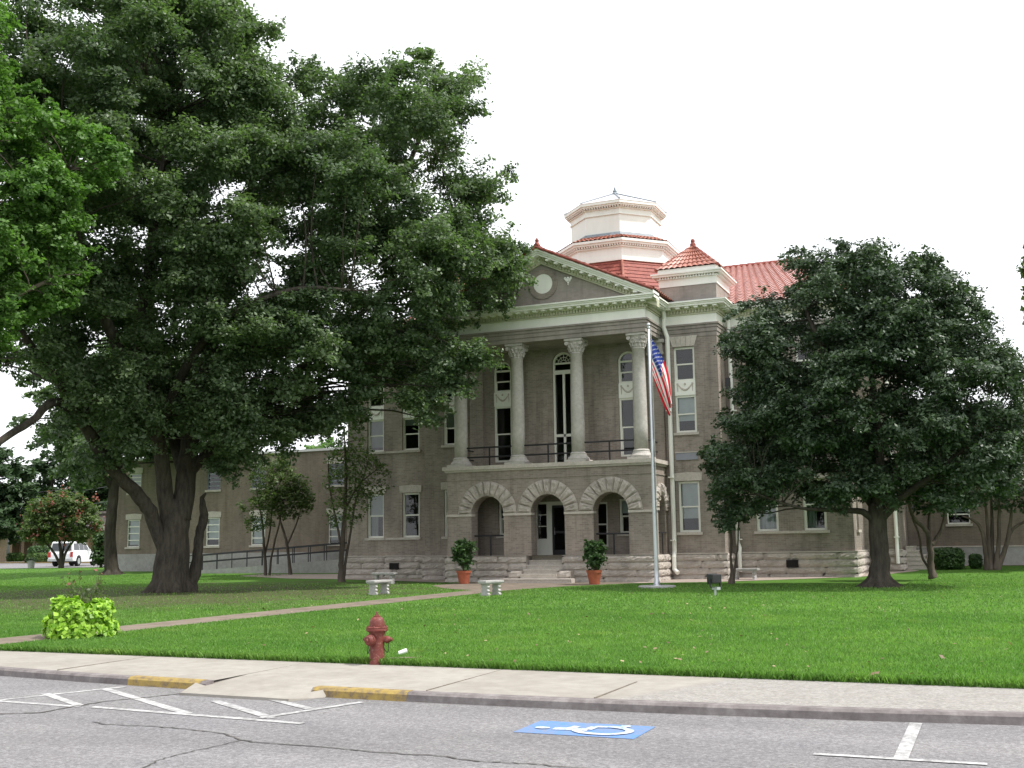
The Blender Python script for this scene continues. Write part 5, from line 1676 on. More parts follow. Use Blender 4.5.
maple_base = np.array([*atz(-110, 612, 0)[:2], 0.0])
MAPLE = [(-250, 20), (-150, -60), (0, -30), (14, 20), (20, 60), (40, 100), (70, 112), (92, 130), (132, 150), (126, 176), (110, 186), (118, 206), (96, 222), (84, 232), (100, 262),
         (98, 288), (84, 300), (64, 318), (30, 330), (18, 345), (10, 372), (-60, 400), (-200, 390), (-280, 260)]
mp_limbs = [([(-110, 612, 0), (-112, 500, 0), (-108, 400, 0), (-100, 250, 0), (-95, 60, 0)], [0.42, 0.34, 0.30, 0.2, 0.08]),
            ([(-108, 400, 0), (-60, 300, -0.6), (0, 220, -1), (70, 170, -1)], [0.2, 0.16, 0.1, 0.05]),
            ([(-104, 330, 0), (-40, 240, 0.8), (-10, 120, 1), (0, 30, 1)], [0.18, 0.14, 0.1, 0.05]),
            ([(-108, 420, 0), (-60, 350, -1), (-10, 310, -1.6), (50, 280, -1.6)], [0.16, 0.12, 0.08, 0.05]),
            ([(-108, 400, 0), (-160, 300, 0), (-210, 200, 0)], [0.16, 0.1, 0.05])]
tree('maple_tree', 'bright green leafy tree reaching in at the upper left edge', maple_base, mp_limbs, MAPLE, M['mapleleaf'], M['barkg'], 0.95, 230, 1300, 0.13,
     depth=0.85, seed=21, min_sep=0.62, twig=0.04, maxd=4.2, aspect=0.7)

sh_base = np.array([*atz(112, 573.5, 0.22)[:2], 0.2])
SHADE = [(20, 440), (0, 400), (30, 360), (100, 330), (170, 340), (240, 370), (270, 420), (262, 462), (230, 480), (205, 470), (180, 470), (150, 468), (125, 478), (100, 492), (70, 492), (40, 480)]
tree('shade_tree', 'mid-sized dark tree with straight trunk behind the left of the oak', sh_base,
     [([(112, 575, 0), (110, 540, 0), (113, 500, 0), (118, 450, 0), (122, 390, 0)], [0.42, 0.32, 0.29, 0.24, 0.1]),
      ([(113, 490, 0), (80, 440, 0), (50, 410, 0)], [0.16, 0.12, 0.06]), ([(115, 470, 0), (170, 430, 1), (220, 410, 1)], [0.16, 0.12, 0.06])],
     SHADE, M['oakleaf'], M['barkd'], 1.5, 60, 520, 0.26, depth=0.8, seed=31, maxd=5.5, flare=(0.85, 0.6, 0.34, 6))

mag_base = np.array([-3.68, 39.06, 0.0])
MAG = [(842, 240), (870, 230), (884, 246), (905, 252), (928, 250), (950, 262), (960, 278), (975, 292), (986, 312), (1004, 322), (1016, 340), (1030, 360), (1040, 420), (1036, 470), (1010, 500), (980, 505),
       (962, 522), (930, 516), (905, 508), (880, 515), (858, 505), (840, 518), (815, 512), (790, 500), (768, 518), (745, 532), (722, 534), (702, 518), (712, 490), (698, 464), (699, 440), (726, 428),
       (738, 405), (742, 385), (722, 362), (720, 350), (734, 336), (728, 318), (742, 300), (756, 298), (770, 300), (784, 280), (782, 262), (796, 248), (815, 240), (828, 246)]
mag_limbs = [([(880, 590, 0), (880, 565, 0), (878, 535, 0), (878, 505, 0)], [0.40, 0.31, 0.30, 0.28]),
             ([(878, 510, 0), (880, 450, 0), (872, 380, 0), (865, 300, 0), (862, 255, 0)], [0.22, 0.15, 0.10, 0.06, 0.02]),
             ([(878, 524, 0), (862, 512, -0.2), (835, 510, -0.6), (800, 508, -1.2), (760, 495, -1.6)], [0.14, 0.11, 0.08, 0.05, 0.03]),
             ([(878, 515, 0), (850, 470, 0.8), (810, 420, 1.2), (770, 390, 1)], [0.15, 0.12, 0.09, 0.05]),
             ([(880, 520, 0), (905, 495, -0.5), (940, 470, -1), (985, 430, -1)], [0.15, 0.12, 0.09, 0.05]),
             ([(880, 500, 0), (910, 440, 1.2), (940, 380, 1.6), (955, 320, 1)], [0.14, 0.11, 0.08, 0.04]),
             ([(876, 450, 0), (840, 380, -1.2), (810, 320, -1.2), (800, 280, -0.8)], [0.13, 0.1, 0.07, 0.03])]
tree('magnolia_tree', 'broad dark glossy magnolia on the lawn in front of the right wing', mag_base, mag_limbs, MAG, M['magleaf'], M['bark'], 0.92, 300, 1200, 0.132,
     depth=0.95, seed=41, min_sep=0.64, twig=0.03, maxd=4.6, flare=(0.95, 0.75, 0.31, 7), aspect=0.5, sub_sig=0.215,
     extra_crown=[(736, 352, -0.5, 0.8), (746, 392, -0.8, 0.8), (728, 336, 0, 0.6), (760, 305, 0, 0.8), (730, 420, -0.8, 0.8), (1000, 480, -0.5, 0.9), (1012, 440, 0, 0.9), (1016, 396, 0, 0.8), (985, 335, 0, 0.8), (800, 262, 0, 0.7), (960, 300, 0, 0.8)])

# right-hand bare-stemmed trees
def multistem(name, label, base_px, gz, stems, poly, leafmat, seed, group=None, lobe=0.7, nl=40, dens=520, leaf=0.16, bark='barkg', cat='tree', extra=None, depth=0.9, sep=0.72, maxd=3.0, twig=0.022):
    b = atz(*base_px, gz); b[2] = gz - 0.02
    return tree(name, label, b, stems, poly, leafmat, M[bark], lobe, nl, dens, leaf, depth=depth, seed=seed, group=group, min_sep=sep, twig=twig, maxd=maxd, extra_crown=extra)
multistem('crape_tree', 'slender two-stemmed tree between the magnolia trunk and the round shrub', (933, 577.5), 0.12,
          [([(933, 578, 0), (931, 565, 0), (930, 545, 0), (926, 530, 0), (912, 515, -0.2), (905, 480, -0.3)], [0.17, 0.12, 0.11, 0.09, 0.06, 0.03]),
           ([(931, 545, 0), (938, 536, 0.2), (944, 520, 0.3), (945, 490, 0.4)], [0.09, 0.07, 0.06, 0.03]),
           ([(930, 540, 0), (929, 520, 0.3), (932, 490, 0.4)], [0.07, 0.05, 0.03]),
           ([(930, 570, 0), (922, 556, 0.1), (919, 535, 0.1), (912, 518, 0.2)], [0.05, 0.045, 0.04, 0.03])],
          [(895, 505), (890, 470), (905, 440), (940, 430), (965, 450), (966, 500), (946, 516), (916, 516)], M['magleaf'], 51)
multistem('crape_tree', 'vase-shaped tree of many bare stems at the right edge', (991, 570), 0.2,
          [([(987, 571, 0), (986, 556, 0), (983, 535, 0), (976, 522, 0), (962, 516, 0)], [0.15, 0.1, 0.08, 0.06, 0.03]),
           ([(990, 571, 0), (989, 550, 0), (988, 530, 0), (985, 500, 0)], [0.15, 0.09, 0.07, 0.04]),
           ([(992, 571, 0), (992, 550, 0.2), (992, 525, 0.2), (991, 495, 0.3)], [0.15, 0.09, 0.07, 0.04]),
           ([(995, 571, 0), (998, 550, 0), (999, 525, 0), (999, 495, 0)], [0.15, 0.09, 0.07, 0.04]),
           ([(996, 571, 0), (1004, 552, 0), (1009, 532, 0), (1012, 505, 0)], [0.15, 0.1, 0.08, 0.04]),
           ([(1008, 538, 0), (1014, 528, 0), (1024, 522, 0), (1040, 512, 0)], [0.07, 0.06, 0.05, 0.03])],
          [(960, 506), (958, 480), (965, 440), (985, 420), (1020, 410), (1060, 430), (1070, 480), (1050, 514), (1010, 514), (982, 510)], M['magleaf'], 52, nl=55)
multistem('small_magnolia', 'thin young magnolia beside the downspout left of the big magnolia', (732, 584), 0.0,
          [([(731, 585, 0), (732, 572, 0), (731, 560, 0), (731, 540, 0), (730, 520, 0), (735, 480, 0), (738, 430, 0)], [0.13, 0.07, 0.05, 0.045, 0.045, 0.04, 0.02]),
           ([(733, 583, 0), (735, 565, 0), (738, 545, 0), (739, 520, 0), (748, 480, 0)], [0.08, 0.035, 0.03, 0.03, 0.02])],
          [(738, 400), (760, 400), (790, 420), (800, 470), (780, 512), (752, 520), (730, 532), (712, 520), (704, 502), (714, 484), (697, 466), (698, 446), (722, 430)], M['magleaf'], 53, lobe=0.6, nl=70, dens=900, leaf=0.16, bark='barkg')
# far tree peeping in at the right edge
fr_b = np.array([*atz(1150, 566, 0.25)[:2], 0.2])
tree('far_tree', 'tree tip peeping in high at the right edge above the magnolia', fr_b, [([(1150, 568, 0), (1148, 450, 0), (1140, 300, 0), (1130, 150, 0)], [0.4, 0.35, 0.25, 0.08])],
     [(1012, 262), (1016, 248), (1040, 200), (1110, 150), (1200, 180), (1260, 300), (1250, 420), (1150, 470), (1060, 420), (1030, 340), (1020, 290)], M['oakleaf'], M['barkd'], 1.3, 90, 600, 0.22, seed=54, maxd=4)

# small trees before the left annex
multistem('small_tree', 'small three-stemmed tree before the left annex ramp railing', (266, 578), 0.0,
          [([(266, 580, 0), (265, 560, 0), (264, 545, 0), (262, 520, 0), (256, 490, 0)], [0.10, 0.075, 0.07, 0.05, 0.02]),
           ([(269, 580, 0), (271, 560, 0), (275, 540, 0), (280, 520, 0), (283, 490, 0)], [0.07, 0.055, 0.05, 0.04, 0.02]),
           ([(265, 555, 0), (270, 530, 0.2), (272, 500, 0.2), (270, 475, 0)], [0.05, 0.045, 0.03, 0.02])],
          [(240, 520), (236, 500), (245, 490), (248, 470), (262, 452), (284, 450), (296, 470), (312, 492), (316, 508), (304, 524), (286, 520), (270, 530), (250, 534)], M['airyleaf'], 61, lobe=0.62, nl=80, dens=430, leaf=0.13, bark='barkg', depth=0.7)
multistem('small_tree', 'leaning little tree just right of the three-stemmed one by the ramp', (290, 576), 0.08,
          [([(291, 577, 0), (289, 560, 0), (286, 540, 0), (280, 520, 0), (276, 500, 0)], [0.12, 0.08, 0.07, 0.05, 0.02]),
           ([(287, 545, 0), (296, 525, 0.1), (302, 505, 0)], [0.05, 0.04, 0.02])],
          [(262, 500), (270, 478), (290, 462), (308, 476), (318, 496), (310, 514), (286, 510), (272, 512)], M['airyleaf'], 62, lobe=0.6, nl=46, dens=400, leaf=0.13, bark='barkg', depth=0.7)
multistem('small_tree', 'airy thin-leaved tree against the left corner of the courthouse', (341, 582), 0.0,
          [([(341, 584, 0), (341, 565, 0), (342, 545, 0), (345, 510, 0), (346, 470, 0), (344, 430, 0)], [0.2, 0.12, 0.11, 0.08, 0.06, 0.02]),
           ([(343, 580, 0), (346, 560, 0), (351, 530, 0), (356, 500, 0), (366, 470, 0)], [0.1, 0.06, 0.05, 0.04, 0.02]),
           ([(341, 545, 0), (336, 520, 0), (330, 490, 0), (328, 460, 0)], [0.06, 0.05, 0.04, 0.02]),
           ([(345, 510, 0), (358, 486, 0), (376, 470, 0)], [0.05, 0.035, 0.02])],
          [(318, 500), (322, 470), (330, 440), (348, 424), (366, 436), (380, 456), (394, 476), (390, 492), (376, 500), (370, 520), (352, 530), (334, 528), (322, 516)], M['airyleaf'], 63, lobe=0.65, nl=75, dens=230, leaf=0.13, bark='barkg', depth=0.7)
# crape myrtle with red flower heads, far left
cm_b = atz(62, 568.5, 0.28); cm_b[2] = 0.27
CM = [(14, 540), (22, 524), (24, 512), (28, 502), (40, 494), (58, 488), (78, 490), (92, 500), (102, 512), (104, 528), (98, 540), (76, 546), (60, 540), (44, 546), (28, 544)]
cmt, cml = tree('crape_myrtle', 'spreading crape myrtle with red flower heads before the white truck', cm_b,
     [([(61, 569, 0), (61, 556, 0), (60, 545, 0), (58, 525, 0)], [0.22, 0.12, 0.1, 0.04]), ([(61, 568, 0), (56, 556, 0), (48, 545, 0), (38, 536, 0)], [0.12, 0.09, 0.07, 0.03]),
      ([(62, 566, 0), (66, 552, 0), (74, 540, 0), (84, 524, 0)], [0.12, 0.09, 0.07, 0.03]), ([(62, 566, 0), (63, 552, 0.4), (66, 535, 0.6)], [0.1, 0.08, 0.03])],
     CM, M['airyleaf'], M['barkd'], 0.95, 90, 420, 0.2, depth=0.9, seed=71, min_sep=0.7, twig=0.03, maxd=4)
rng = np.random.default_rng(72)
vv, rr_ = frame_at(cm_b)
top = [l for l in cml]
C_, N_ = [], []
for c, rad in top:
    if rng.random() < 0.26 and (np.array(c) - cm_b) @ vv < 2.0:
        q = np.array(c) + np.array([0, 0, rad * 0.5]) - vv * rad * 0.6 + rng.normal(size=3) * 0.25
        n = 20
        g = rng.normal(size=(n, 3)) * np.array([0.20, 0.20, 0.26])
        C_.append(q + g); N_.append(rng.normal(size=(n, 3)))
struct(leaf_mesh('blossom_cluster', M['crapeflower'], np.concatenate(C_), np.concatenate(N_), 0.17, cmt, cm_b, 0.8, rng=rng), 'stuff')
# dark rounded evergreen beside the truck
ev = atz(101, 568, 0.28); ev[2] = 0.27
tree('evergreen_shrub', 'dark rounded evergreen shrub hiding the front of the white truck', ev, [([(101, 569, 0), (101, 560, 0), (101, 545, 0)], [0.12, 0.1, 0.04])],
     [(92, 566), (90, 552), (92, 540), (98, 531), (106, 530), (112, 540), (114, 556), (112, 567)], M['shrubleaf'], M['barkd'], 0.7, 40, 380, 0.2, depth=1, seed=73, cat='shrub', maxd=2)

# background trees along the horizon on the left, then over the annex roof
bgs = [(-60, 120, 446, 115, 'tall dark background tree at the far left edge'), (-8, 130, 438, 95, 'dark background tree above the brown roof'), (52, 140, 446, 85, 'dark background tree behind the crape myrtle'),
       (108, 135, 450, 75, 'dark background tree seen left of the shade tree trunk'), (170, 125, 462, 70, 'dark background tree behind the far end of the annex')]
for i, (px, dep, ytop, w, lab) in enumerate(bgs):
    g = atz(px, 560, 0.3); g = g / np.linalg.norm(g[:2]) * dep; g[2] = 0.3
    h = 545 - ytop
    poly = [(px - w * 0.45, 545), (px - w * 0.55, ytop + h * 0.55), (px - w * 0.4, ytop + h * 0.2), (px - w * 0.1, ytop), (px + w * 0.2, ytop + h * 0.06), (px + w * 0.45, ytop + h * 0.3), (px + w * 0.55, ytop + h * 0.6), (px + w * 0.42, 545)]
    tree('background_tree', lab, g, [([(px, 558, 0), (px, 520, 0), (px, ytop + 15, 0)], [0.4, 0.3, 0.08])], poly, M['farleaf'], M['barkd'], 2.2, 46, 130, 0.5, depth=0.8, seed=80 + i, group='background trees at the far left', maxd=5)
for i, (px, dep, ytop, w, lab) in enumerate([(325, 88, 436, 70, 'light green tree rising over the annex roof')]):
    g = atz(px, 560, 0.3); g = g / np.linalg.norm(g[:2]) * dep; g[2] = 0.3
    h = 540 - ytop
    poly = [(px - w * 0.45, 520), (px - w * 0.5, ytop + 40), (px - w * 0.3, ytop + 10), (px, ytop), (px + w * 0.3, ytop + 8), (px + w * 0.5, ytop + 35), (px + w * 0.45, 520)]
    tree('background_tree', lab, g, [([(px, 560, 0), (px, 500, 0), (px, ytop + 15, 0)], [0.3, 0.25, 0.08])], poly, M['mapleleaf'], M['barkd'], 1.5, 40, 200, 0.36, depth=0.8, seed=90 + i, maxd=4)

# clipped hedges and shrubs
def hedge(name, label, cx, w, ybase, ytop, gz, mat, seed, leaf=0.16, n=2600, group=None, cat='hedge', depth=1.0, flat=True):
    rng = np.random.default_rng(seed)
    b = atz(cx, ybase, gz); b[2] = gz
    v, r = frame_at(b)
    sc = math.hypot(b[0], b[1]) / F_PX
    hw, h = w / 2 * sc, (ybase - ytop) * sc
    t = thing(name, label, cat, b, group)
    u = rng.uniform(-1, 1, size=(n, 3)); u /= np.maximum(1e-6, (np.abs(u) ** 4).sum(1, keepdims=True) ** 0.25)
    u *= rng.uniform(0.7, 1.12, size=(n, 1)) if cat == 'shrub' else rng.uniform(0.86, 1.03, size=(n, 1))
    p = b + r * (u[:, :1] * hw) + v * (u[:, 1:2] * min(hw, depth)) + np.array([0, 0, 1]) * ((u[:, 2:] * 0.5 + 0.5) * h)
    nn_ = r * u[:, :1] + v * u[:, 1:2] + np.array([0, 0, 1]) * u[:, 2:] + rng.normal(size=(n, 3)) * 0.5
    leaf_mesh('foliage', mat, p, nn_, leaf, t, b, 0.6, rng=rng)
    mb = MB()
    for k in range(7):
        a = 2 * math.pi * k / 7
        mb.tube([b + [0.05 * math.cos(a), 0.05 * math.sin(a), -0.05], b + r * (0.5 * hw * math.cos(a)) + v * (0.4 * min(hw, depth) * math.sin(a)) + [0, 0, h * 0.7]], [0.03, 0.01], 5)
    mb.build('stem_cluster', M['barkd'], t)
    return t
hedge('box_hedge', 'low clipped round hedge before the tan brick building', 15, 14, 561.5, 554, 0.4, M['hedgeleaf'], 101, 0.22)
hedge('box_hedge', 'clipped cube-shaped shrub at far left next to the street pot', 1, 16, 561, 551, 0.4, M['hedgeleaf'], 102, 0.22)
hedge('box_hedge', 'taller clipped hedge behind the crape myrtle stems', 40, 22, 562, 547.5, 0.4, M['shrubleaf'], 103, 0.22, 3400)
hedge('box_hedge', 'long low yellow-green hedge by the far kerb', 42, 26, 562, 553.5, 0.4, M['hedgeleaf'], 104, 0.2, 3400)
hedge('round_shrub', 'large round dark shrub against the right annex foundation', 948.5, 26, 568.5, 550.5, 0.25, M['shrubleaf'], 105, 0.12, 4200, cat='shrub')
hedge('round_shrub', 'smaller upright shrub between the round shrub and the bare-stemmed tree', 976, 10, 567.5, 556, 0.28, M['shrubleaf'], 106, 0.12, 1600, cat='shrub')
hedge('round_shrub', 'small tufted plant on the access ramp behind the railing', 293, 13, 565.5, 554, 0.5, M['crapeleaf'], 107, 0.13, 900, cat='shrub', depth=0.5)

# chartreuse potato-vine mound with a sapling growing out of it
vb = np.array([*atz(80, 637, 0)[:2], 0.0])
vm = thing('vine_mound', 'bright yellow-green leafy mound beside the brick path at left', 'shrub', vb)
rng = np.random.default_rng(111)
n = 4400
vv, rr_ = frame_at(vb)
sc = math.hypot(vb[0], vb[1]) / F_PX
u = rng.normal(size=(n, 3)); u /= np.linalg.norm(u, axis=1, keepdims=True); u[:, 2] = np.abs(u[:, 2])
lump = 1 + 0.08 * np.sin(u[:, 0] * 15 + 2) * np.sin(u[:, 2] * 13 + u[:, 1] * 12) + 0.10 * np.sin(u[:, 0] * 7 + 1) * np.cos(u[:, 1] * 6) + 0.07 * np.sin(u[:, 2] * 11 + 2 * u[:, 0])
u[:, 2] = u[:, 2] ** 0.7
rad = rng.uniform(0.70, 1.0, size=n) ** 0.5 * lump
cleft = 1 - 0.28 * np.exp(-((u[:, 0] * rr_[0] + u[:, 1] * rr_[1] - 0.12) / 0.16) ** 2) * (u[:, 2] > 0.5)
p = vb + u * (rad * cleft)[:, None] * np.array([31 * sc, 31 * sc, 37 * sc])
nr = u * 0.8 + rng.normal(size=(n, 3)) * 0.45 + np.array([0, 0, 0.25])
leaf_mesh('foliage', M['bushleaf'], p, nr, 0.094, vm, vb, 0.85, rng=rng)
mb = MB()
for k in range(9):
    a = 2 * math.pi * k / 9 + 0.2
    mb.tube([vb + [0.04 * math.cos(a), 0.04 * math.sin(a), -0.03], vb + [0.4 * math.cos(a), 0.4 * math.sin(a), 0.4]], [0.02, 0.006], 5)
mb.build('stem_cluster', M['barkg'], vm)
sb = vb + np.array([-0.15, 0.45, 0]); sb_px = (82, 634)
sp_ = thing('crape_sapling', 'thin pinkish-tipped sapling rising out of the yellow-green mound', 'sapling', sb)
mb = MB(); C_, N_ = [], []
rng = np.random.default_rng(112)
for k in range(22):
    tip = px_on(sb, rng.uniform(62, 104), rng.uniform(572, 600), rng.uniform(-0.3, 0.3))
    P_ = bend(sb + rng.normal(size=3) * [0.05, 0.05, 0], tip, 5, 0.08, rng)
    mb.tube(P_, [0.013 - 0.002 * j for j in range(6)], 5)
    for j in range(24):
        t_ = rng.uniform(0.45, 1.0); q = P_[0] + (P_[-1] - P_[0]) * t_ + rng.normal(size=3) * 0.05
        C_.append(q); N_.append(rng.normal(size=3) + [0, 0, 0.5])
mb.build('stem_cluster', M['barkg'], sp_)
C_, N_ = np.array(C_), np.array(N_)
leaf_mesh('foliage', M['airyleaf'], C_, N_, 0.075, sp_, sb, 0.5, rng=rng)
sel = C_[:, 2] > 0.95
leaf_mesh('blossom_cluster', M['crapeflower'], C_[sel][::3] + 0.02, N_[sel][::3], 0.06, sp_, sb, 0.8, rng=rng)

# potted plants by the steps
def potted(label, x, y, ph, pw, seed, lean):
    b = np.array([x, y, 0.012])
    t = thing('potted_plant', label, 'potted plant', b, 'potted plants beside the steps')
    mb = MB()
    mb.lathe([(pw * 0.66, 0), (pw * 0.92, ph * 0.82), (pw, ph * 0.82), (pw * 1.02, ph), (pw * 0.9, ph), (pw * 0.86, ph * 0.9), (0.0, ph * 0.9)], tuple(b), 24, cap=False)
    mb.build('pot', M['terracotta'], t)
    rng = np.random.default_rng(seed)
    mb = MB(); lob = []
    for k in range(9):
        a = rng.uniform(0, 6.28); rr = rng.uniform(0.1, 0.45)
        tip = b + np.array([rr * math.cos(a) + lean, rr * math.sin(a), ph + rng.uniform(0.3, 1.15)])
        mb.tube(bend(b + [0, 0, ph * 0.85], tip, 5, 0.06, rng), [0.018, 0.016, 0.013, 0.01, 0.008, 0.005], 5)
        lob.append((tip, rng.uniform(0.2, 0.3))); lob.append(((tip * 0.6 + (b + [0, 0, ph]) * 0.4), 0.24))
    for k in range(16):
        q = rng.normal(size=3); q /= np.linalg.norm(q); q *= rng.uniform(0.2, 1.0) ** 0.5
        lob.append((b + np.array([q[0] * 0.34 + lean * (0.5 + 0.5 * q[2]), q[1] * 0.34, ph + 0.62 + q[2] * 0.52]), 0.26))
    mb.build('stem_cluster', M['barkg'], t)
    C, N, T = leaves_in(lob, 3000, rng, 1.0, sub=9)
    leaf_mesh('foliage', M['potleaf'], C, N, 0.115, t, b, 0.42, tint=T, rng=rng)
potted('terracotta pot with bushy plant left of the courthouse steps', *atz(464, 584, 0)[:2], 0.52, 0.30, 121, 0.0)
potted('terracotta pot with bushy plant right of the steps beside the flagpole', *atz(594.5, 584.5, 0)[:2], 0.53, 0.30, 122, 0.08)

# ================================================================ OBJECTS
def bench(label, x, y, rot, L=1.05, group='stone benches', z=0.0):
    t = thing('stone_bench', label, 'bench', (x, y, z), group)
    t.rotation_euler = (0, 0, rot)
    mb = MB()
    mb.box(-L / 2, L / 2, -0.18, 0.18, 0.40, 0.47); mb.box(-L / 2 + 0.02, L / 2 - 0.02, -0.16, 0.16, 0.37, 0.399)
    o = mb.build('seat', M['concl'], None); o.parent = t
    bv = o.modifiers.new('bevel', 'BEVEL'); bv.width = 0.012; bv.segments = 2
    for s in (-1, 1):
        m2 = MB()
        prof = [(-0.16, 0.0), (0.16, 0.0), (0.17, 0.05), (0.12, 0.09), (0.155, 0.15), (0.11, 0.20), (0.15, 0.27), (0.12, 0.32), (0.17, 0.368), (-0.17, 0.368), (-0.12, 0.32), (-0.15, 0.27), (-0.11, 0.20), (-0.155, 0.15), (-0.12, 0.09), (-0.17, 0.05)]
        m2.prism(prof, s * (L / 2 - 0.17) - 0.05, s * (L / 2 - 0.17) + 0.05, 'x')
        o = m2.build('leg', M['concl'], None); o.parent = t
    return t
bench('white stone bench on the grass left of the brick path', *atz(379, 594.5, 0)[:2], R_(84), 0.98)
bench('grey stone bench close to the left wing wall', *atz(384.5, 584, 0)[:2], R_(3))
bench('white stone bench on the lawn edge right of the brick path', *atz(491, 595.5, 0)[:2], R_(72), 0.85)
bench('grey stone bench at the wall behind the young magnolia', *atz(746, 580.5, 0)[:2], R_(-4))

# flagpole and flag
fb = np.array([*atz(657, 587.5, 0)[:2], 0.0])
fp = thing('flagpole', 'tall silver flagpole on round concrete pad right of the portico', 'flagpole', fb)
ztop = px_on(fb, 649, 327)[2]
mb = MB(); mb.lathe([(0.02, -0.05), (0.66, -0.05), (0.66, 0.05), (0.62, 0.07), (0.0, 0.07)], tuple(fb), 36, cap=False)
mb.build('concrete_pad', M['concl'], fp)
mb = MB(); mb.lathe([(0.18, 0.065), (0.18, 0.085), (0.115, 0.10), (0.105, 0.22), (0.08, 0.26), (0.078, 0.6), (0.066, ztop * 0.5), (0.045, ztop - 0.05), (0.0, ztop - 0.02)], tuple(fb), 16, cap=False)
mb.build('pole', M['steel'], fp, smooth=True)
mb = MB(); mb.lathe([(0.03, ztop - 0.06), (0.07, ztop - 0.04), (0.07, ztop)], tuple(fb), 12); mb.lathe([(0.0, ztop), (0.06, ztop + 0.03), (0.075, ztop + 0.08), (0.06, ztop + 0.13), (0.0, ztop + 0.155)], tuple(fb), 14, cap=False)
mb.build('finial', M['steel'], fp, smooth=True)
mb = MB(); mb.tube([fb + [0.10, 0.0, 1.2], fb + [0.085, 0, ztop - 0.05]], 0.007, 5); mb.box(fb[0] + 0.06, fb[0] + 0.12, fb[1] - 0.01, fb[1] + 0.01, 1.18, 1.2)
mb.build('halyard', M['paper'], fp)
t_ = NT('flag_cloth', 0.8, 0.15)
uvn = t_.n('UVMap'); sp2 = t_.n('SeparateXYZ'); t_.l(uvn.outputs[0], sp2.inputs[0])
U, V = sp2.outputs[0], sp2.outputs[1]
strip = t_.math('LESS_THAN', t_.math('FRACT', t_.math('MULTIPLY', V, 6.5)), 0.5)
base_c = t_.mix(strip, (0.80, 0.79, 0.78), (0.62, 0.02, 0.04))
canton = t_.math('MULTIPLY', t_.math('LESS_THAN', U, 0.37), t_.math('LESS_THAN', V, 7 / 13))

row = t_.math('FLOOR', t_.math('MULTIPLY', V, 13 / 7 * 9))
su = t_.math('SUBTRACT', t_.math('FRACT', t_.math('ADD', t_.math('MULTIPLY', U, 6 / 0.40), t_.math('MULTIPLY', t_.math('MODULO', row, 2.0), 0.5))), 0.5)
sv = t_.math('SUBTRACT', t_.math('FRACT', t_.math('MULTIPLY', V, 13 / 7 * 9)), 0.5)
star = t_.math('LESS_THAN', t_.math('ADD', t_.math('MULTIPLY', su, su), t_.math('MULTIPLY', t_.math('MULTIPLY', sv, sv), 0.6)), 0.022)
cc = t_.mix(canton, base_c, t_.mix(star, (0.03, 0.05, 0.24), (0.8, 0.8, 0.8)))
t_.color(cc)
fl = []
nu, nv = 44, 27
fo = fb + np.array([0.10, 0, 0])
vf, rf_ = frame_at(fb)
zt0 = px_on(fb, 650, 338)[2]; hoist = zt0 - px_on(fb, 650, 377)[2]
tip = px_on(fb, 670, 416); topc = px_on(fb, 671.5, 400)
vs, uvs = [], []
for j in range(nv + 1):
    v_ = j / nv
    a_ = fo + np.array([0, 0, zt0 - v_ * hoist])
    e_ = topc * (1 - v_) + tip * v_
    for i in range(nu + 1):
        u_ = i / nu
        pth = a_ + (e_ - a_) * u_
        s_ = math.sin(math.pi * u_)
        pth = pth + rf_ * (0.17 * s_ * (1 - v_) - 0.05 * s_ * v_) + np.array([0, 0, 0.05 * s_ * (0.5 - v_)])
        fold = 0.11 * math.sin(v_ * 13 + u_ * 2.0) * min(1, u_ * 2.2) + 0.05 * math.sin(v_ * 25 + 1 + 4 * u_) * u_
        pth = pth + vf * fold + rf_ * 0.05 * math.sin(v_ * 13 + u_ * 2 + 1.3) * min(1, 2 * u_)
        vs.append(tuple(pth - fb)); uvs.append((u_, v_))
fcs = [(j * (nu + 1) + i, j * (nu + 1) + i + 1, (j + 1) * (nu + 1) + i + 1, (j + 1) * (nu + 1) + i) for j in range(nv) for i in range(nu)]
me = bpy.data.meshes.new('flag'); me.from_pydata(vs, [], fcs); me.materials.append(t_.m)
uvl = me.uv_layers.new(name='UVMap')
for lp in me.loops: uvl.data[lp.index].uv = uvs[lp.vertex_index]
me.polygons.foreach_set('use_smooth', [True] * len(me.polygons))
fo_ = bpy.data.objects.new('flag', me); COL.objects.link(fo_); fo_.location = tuple(fb)
tag(fo_, 'stars and stripes flag hanging limp from the silver pole', 'flag')

# floodlight
lb_ = np.array([*atz(715.5, 595.5, 0)[:2], 0.0])
fl_ = thing('floodlight', 'small dark floodlight on a short stake in the lawn', 'floodlight', lb_)
mb = MB()
h = np.array([-0.75, 0.66]); h /= np.linalg.norm(h); hn = np.array([-h[1], h[0]])
mb.obox(lb_[:2], h, hn, 0.12, 0.16, 0.36, 0.62); mb.obox(lb_[:2] + h * 0.14, h, hn, 0.02, 0.18, 0.34, 0.64)
o = mb.build('housing', M['iron'], fl_); bv = o.modifiers.new('bevel', 'BEVEL'); bv.width = 0.02; bv.segments = 2
mb = MB(); mb.tube([lb_ + [0, 0, -0.05], lb_ + [0, 0, 0.22]], 0.035, 8); mb.obox(lb_[:2] + [0.03, 0.0], h, hn, 0.13, 0.06, 0.17, 0.25)
mb.build('stake', M['steel'], fl_)
mb = MB()
for s in (-1, 1): mb.obox(lb_[:2] + hn * 0.175 * s, h, hn, 0.03, 0.008, 0.24, 0.5)
mb.obox(lb_[:2], h, hn, 0.03, 0.18, 0.235, 0.25)
mb.build('bracket', M['iron'], fl_)

